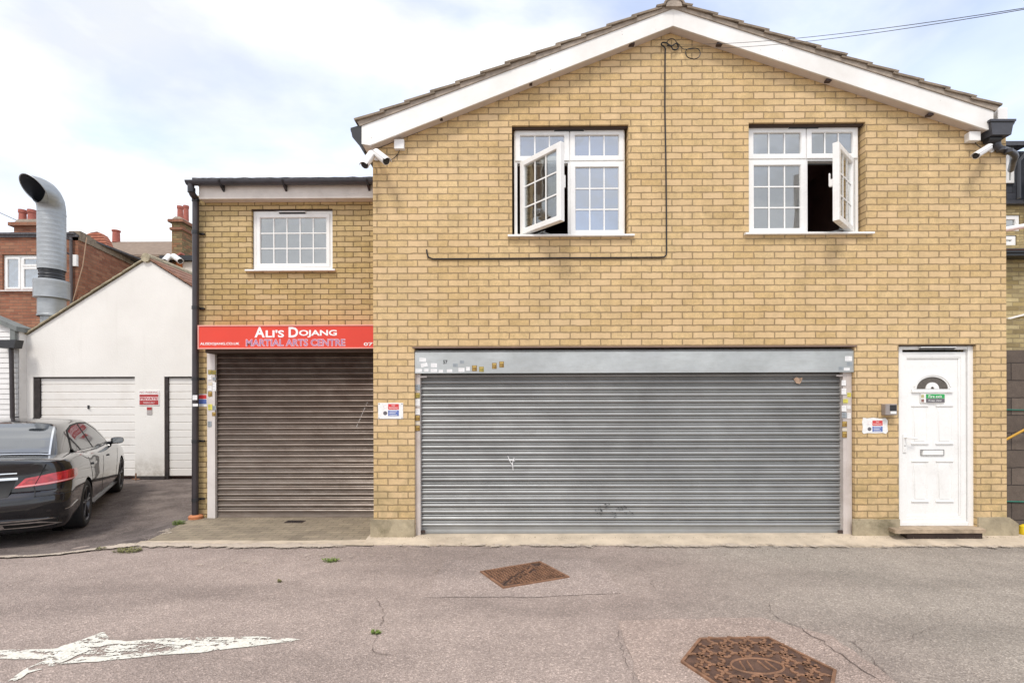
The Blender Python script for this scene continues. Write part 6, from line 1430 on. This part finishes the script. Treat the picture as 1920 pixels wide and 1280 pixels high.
    # lamps, trims, seams
    for mi in (False, True):
        bm = nb(); bpatch(bm, [(.44, .735), (.70, .752), (1.00, .785), (1.12, .81), (1.16, .84)], [(.53, .845), (.75, .885), (.95, .91), (1.10, .91), (1.16, .87)], .012, 24, 6, mi); tl = part('tail_light', bd, bm, LRED, 60)
        bm = nb(); bpatch(bm, [(.445, .742), (.70, .759), (1.00, .792), (1.12, .815)], [(.455, .757), (.70, .774), (1.00, .807), (1.12, .83)], .015, 20, 1, mi); part('light_strip', tl, bm, LPINK, 60)
        bm = nb(); bpatch(bm, [(.90, .80), (1.0, .812), (1.09, .832)], [(.90, .885), (1.0, .893), (1.08, .89)], .0145, 10, 3, mi); part('lamp_chamber', tl, bm, LDARK, 60)
        bm = nb(); bpatch(bm, [(.50, .775), (.66, .785), (.84, .80)], [(.56, .83), (.70, .85), (.84, .865)], .0145, 10, 3, mi); part('lamp_chamber', tl, bm, LDARK, 60)
        bm = nb(); bpatch(bm, [(.625, .63), (.60, .745)], [(.632, .63), (.607, .745)], .0145, 4, 1, mi); bpatch(bm, [(.60, .745), (.685, .96), (.70, 1.0)], [(.608, .745), (.693, .96), (.708, 1.0)], .0145, 8, 1, mi); part('seam', bd, bm, SEAM, 60)
        bm = nb(); bpatch(bm, [(.62, .625), (s_of(-.36), .635)], [(.62, .633), (s_of(-.36), .643)], .003, 16, 1, mi); part('seam', bd, bm, SEAM, 60)
        for (y0, z0, y1, z1) in ((1.12, .30, 1.12, .96), (.42, .55, .10, .97), (2.38, .32, 2.42, .96), (1.12, .30, 2.38, .30)):
            bm = nb()
            if y0 == y1 or z0 != z1: bpatch(bm, [(s_of(y0), z0), (s_of(y1), z1)], [(s_of(y0)+.008, z0), (s_of(y1)+.008, z1)], .002, 8, 1, mi)
            else: bpatch(bm, [(s_of(y0), z0), (s_of(y1), z1)], [(s_of(y0), z0+.008), (s_of(y1), z1+.008)], .002, 8, 1, mi)
            part('seam', bd, bm, SEAM, 60)
        for y in (.30, 1.50):
            bm = nb(); bpatch(bm, [(s_of(y), .835), (s_of(y+.2), .835)], [(s_of(y), .865), (s_of(y+.2), .865)], .022, 6, 1, mi); part('door_handle', bd, bm, PAINT, 60)
        bm = nb(); bpatch(bm, [(s_of(.42), .235), (s_of(2.5), .235)], [(s_of(.42), .262), (s_of(2.5), .262)], .03, 10, 1, mi); part('side_sill', bd, bm, RIMM, 60)
        bm = nb(); bpatch(bm, [(.32, .268), (.62, .258), (.86, .265)], [(.30, .34), (.66, .33), (.80, .285)], .016, 10, 2, mi); tp = part('exhaust_trim', bd, bm, CHR, 60)
        bm = nb(); bpatch(bm, [(.36, .280), (.62, .272), (.78, .278)], [(.35, .322), (.62, .314), (.74, .29)], .018, 10, 2, mi); part('exhaust_opening', tp, bm, SEAM, 60)
        bm = nb(); bpatch(bm, [(.90, .43), (1.30, .47)], [(.90, .437), (1.30, .477)], .006, 8, 1, mi); part('bumper_line', bd, bm, CHR, 60)
    bm = nb(); bpatch(bm, [(-.47, .835), (.47, .835)], [(-.47, .862), (.47, .862)], .022, 24, 1); part('chrome_bar', bd, bm, CHR, 60)
    bm = nb(); bpatch(bm, [(-.40, .645), (.40, .645)], [(-.45, .825), (.45, .825)], .003, 20, 2); part('plate_recess', bd, bm, SEAM, 60)
    bm = nb(); bpatch(bm, [(-.26, .675), (.26, .675)], [(-.26, .785), (.26, .785)], .016, 12, 2); part('number_plate', bd, bm, PLY, 60)
    bm = nb(); bpatch(bm, [(-.78, .222), (.78, .222)], [(-.84, .355), (.84, .355)], .004, 30, 2); part('diffuser', bd, bm, TYRE, 60)
    bm = nb(); bpatch(bm, [(-.80, .362), (0, .362), (.80, .345)], [(-.76, .376), (0, .376), (.76, .359)], .014, 30, 1); part('diffuser_trim', bd, bm, CHR, 60)
    bm = nb(); bpatch(bm, [(-.66, 1.005), (.66, 1.005)], [(-.64, 1.025), (.64, 1.025)], .035, 26, 1); part('boot_spoiler', bd, bm, PAINT, 60)
    bm = nb(); bpatch(bm, [(.32, .905), (.46, .905)], [(.32, .917), (.46, .917)], .016, 8, 1); part('badge', bd, bm, CHR, 60)
    # mirror
    for s in (1, -1):
        bm = nb(); rs = []
        for yy, w_, h_ in ((2.16, .10, .055), (2.19, .125, .075), (2.26, .12, .07), (2.33, .08, .045), (2.36, .03, .02)):
            rs.append([bm.verts.new((s*(.955+.72*w_*math.copysign(abs(math.cos(a_))**.7, math.cos(a_))), yy, 1.045+.8*h_*math.copysign(abs(math.sin(a_))**.7, math.sin(a_)))) for a_ in [2*math.pi*q/16 for q in range(16)]])
        for A, B in zip(rs, rs[1:]):
            for q in range(16): bm.faces.new((A[q], A[(q+1) % 16], B[(q+1) % 16], B[q]))
        bm.faces.new(rs[0]); bm.faces.new(rs[-1]); tube(bm, [(s*.80, 2.30, .99), (s*.93, 2.27, 1.01)], .028, 8); bmesh.ops.recalc_face_normals(bm, faces=bm.faces); mr = part('mirror', bd, bm, PAINT, 40)
        bm = nb(); box(bm, min(s*.90, s*1.04), max(s*.90, s*1.04), 2.150, 2.158, 1.005, 1.085, .002); part('mirror_glass', mr, bm, CGL)
    # wheels
    for y in (0, 2.9):
        for s in (1, -1):
            bm = nb(); lathe(bm, [(.22, s*.70), (.30, s*.69), (.332, s*.71), (.335, s*.75), (.335, s*.87), (.328, s*.905), (.30, s*.922), (.245, s*.915), (.235, s*.90)], (0, y, .335), 'X', 40); w_ = part('wheel', bd, bm, TYRE, 50)
            bm = nb(); lathe(bm, [(.242, s*.912), (.236, s*.918), (.226, s*.905), (.215, s*.84), (.20, s*.74), (.001, s*.74)], (0, y, .335), 'X', 40)
            lathe(bm, [(.001, s*.905), (.05, s*.903), (.06, s*.885), (.06, s*.80)], (0, y, .335), 'X', 20)
            for q in range(5):
                for d_ in (-.16, .16):
                    a_ = 2*math.pi*q/5+.3; c0, s0_ = math.cos(a_), math.sin(a_); c1, s1_ = math.cos(a_+d_), math.sin(a_+d_); o = Vector((0, y, .335))
                    tube(bm, [o+Vector((s*.893, .045*c0, .045*s0_)), o+Vector((s*.90, .14*math.cos(a_+d_*.7), .14*math.sin(a_+d_*.7))), o+Vector((s*.90, .228*c1, .228*s1_))], [.018, .013, .015], 6)
            part('rim', w_, bm, RIMM, 40)
            bm = nb(); lathe(bm, [(.355, s*.60), (.355, s*.70)], (0, y, .335), 'X', 30); part('wheel_arch', bd, bm, SEAM, 40)
car()
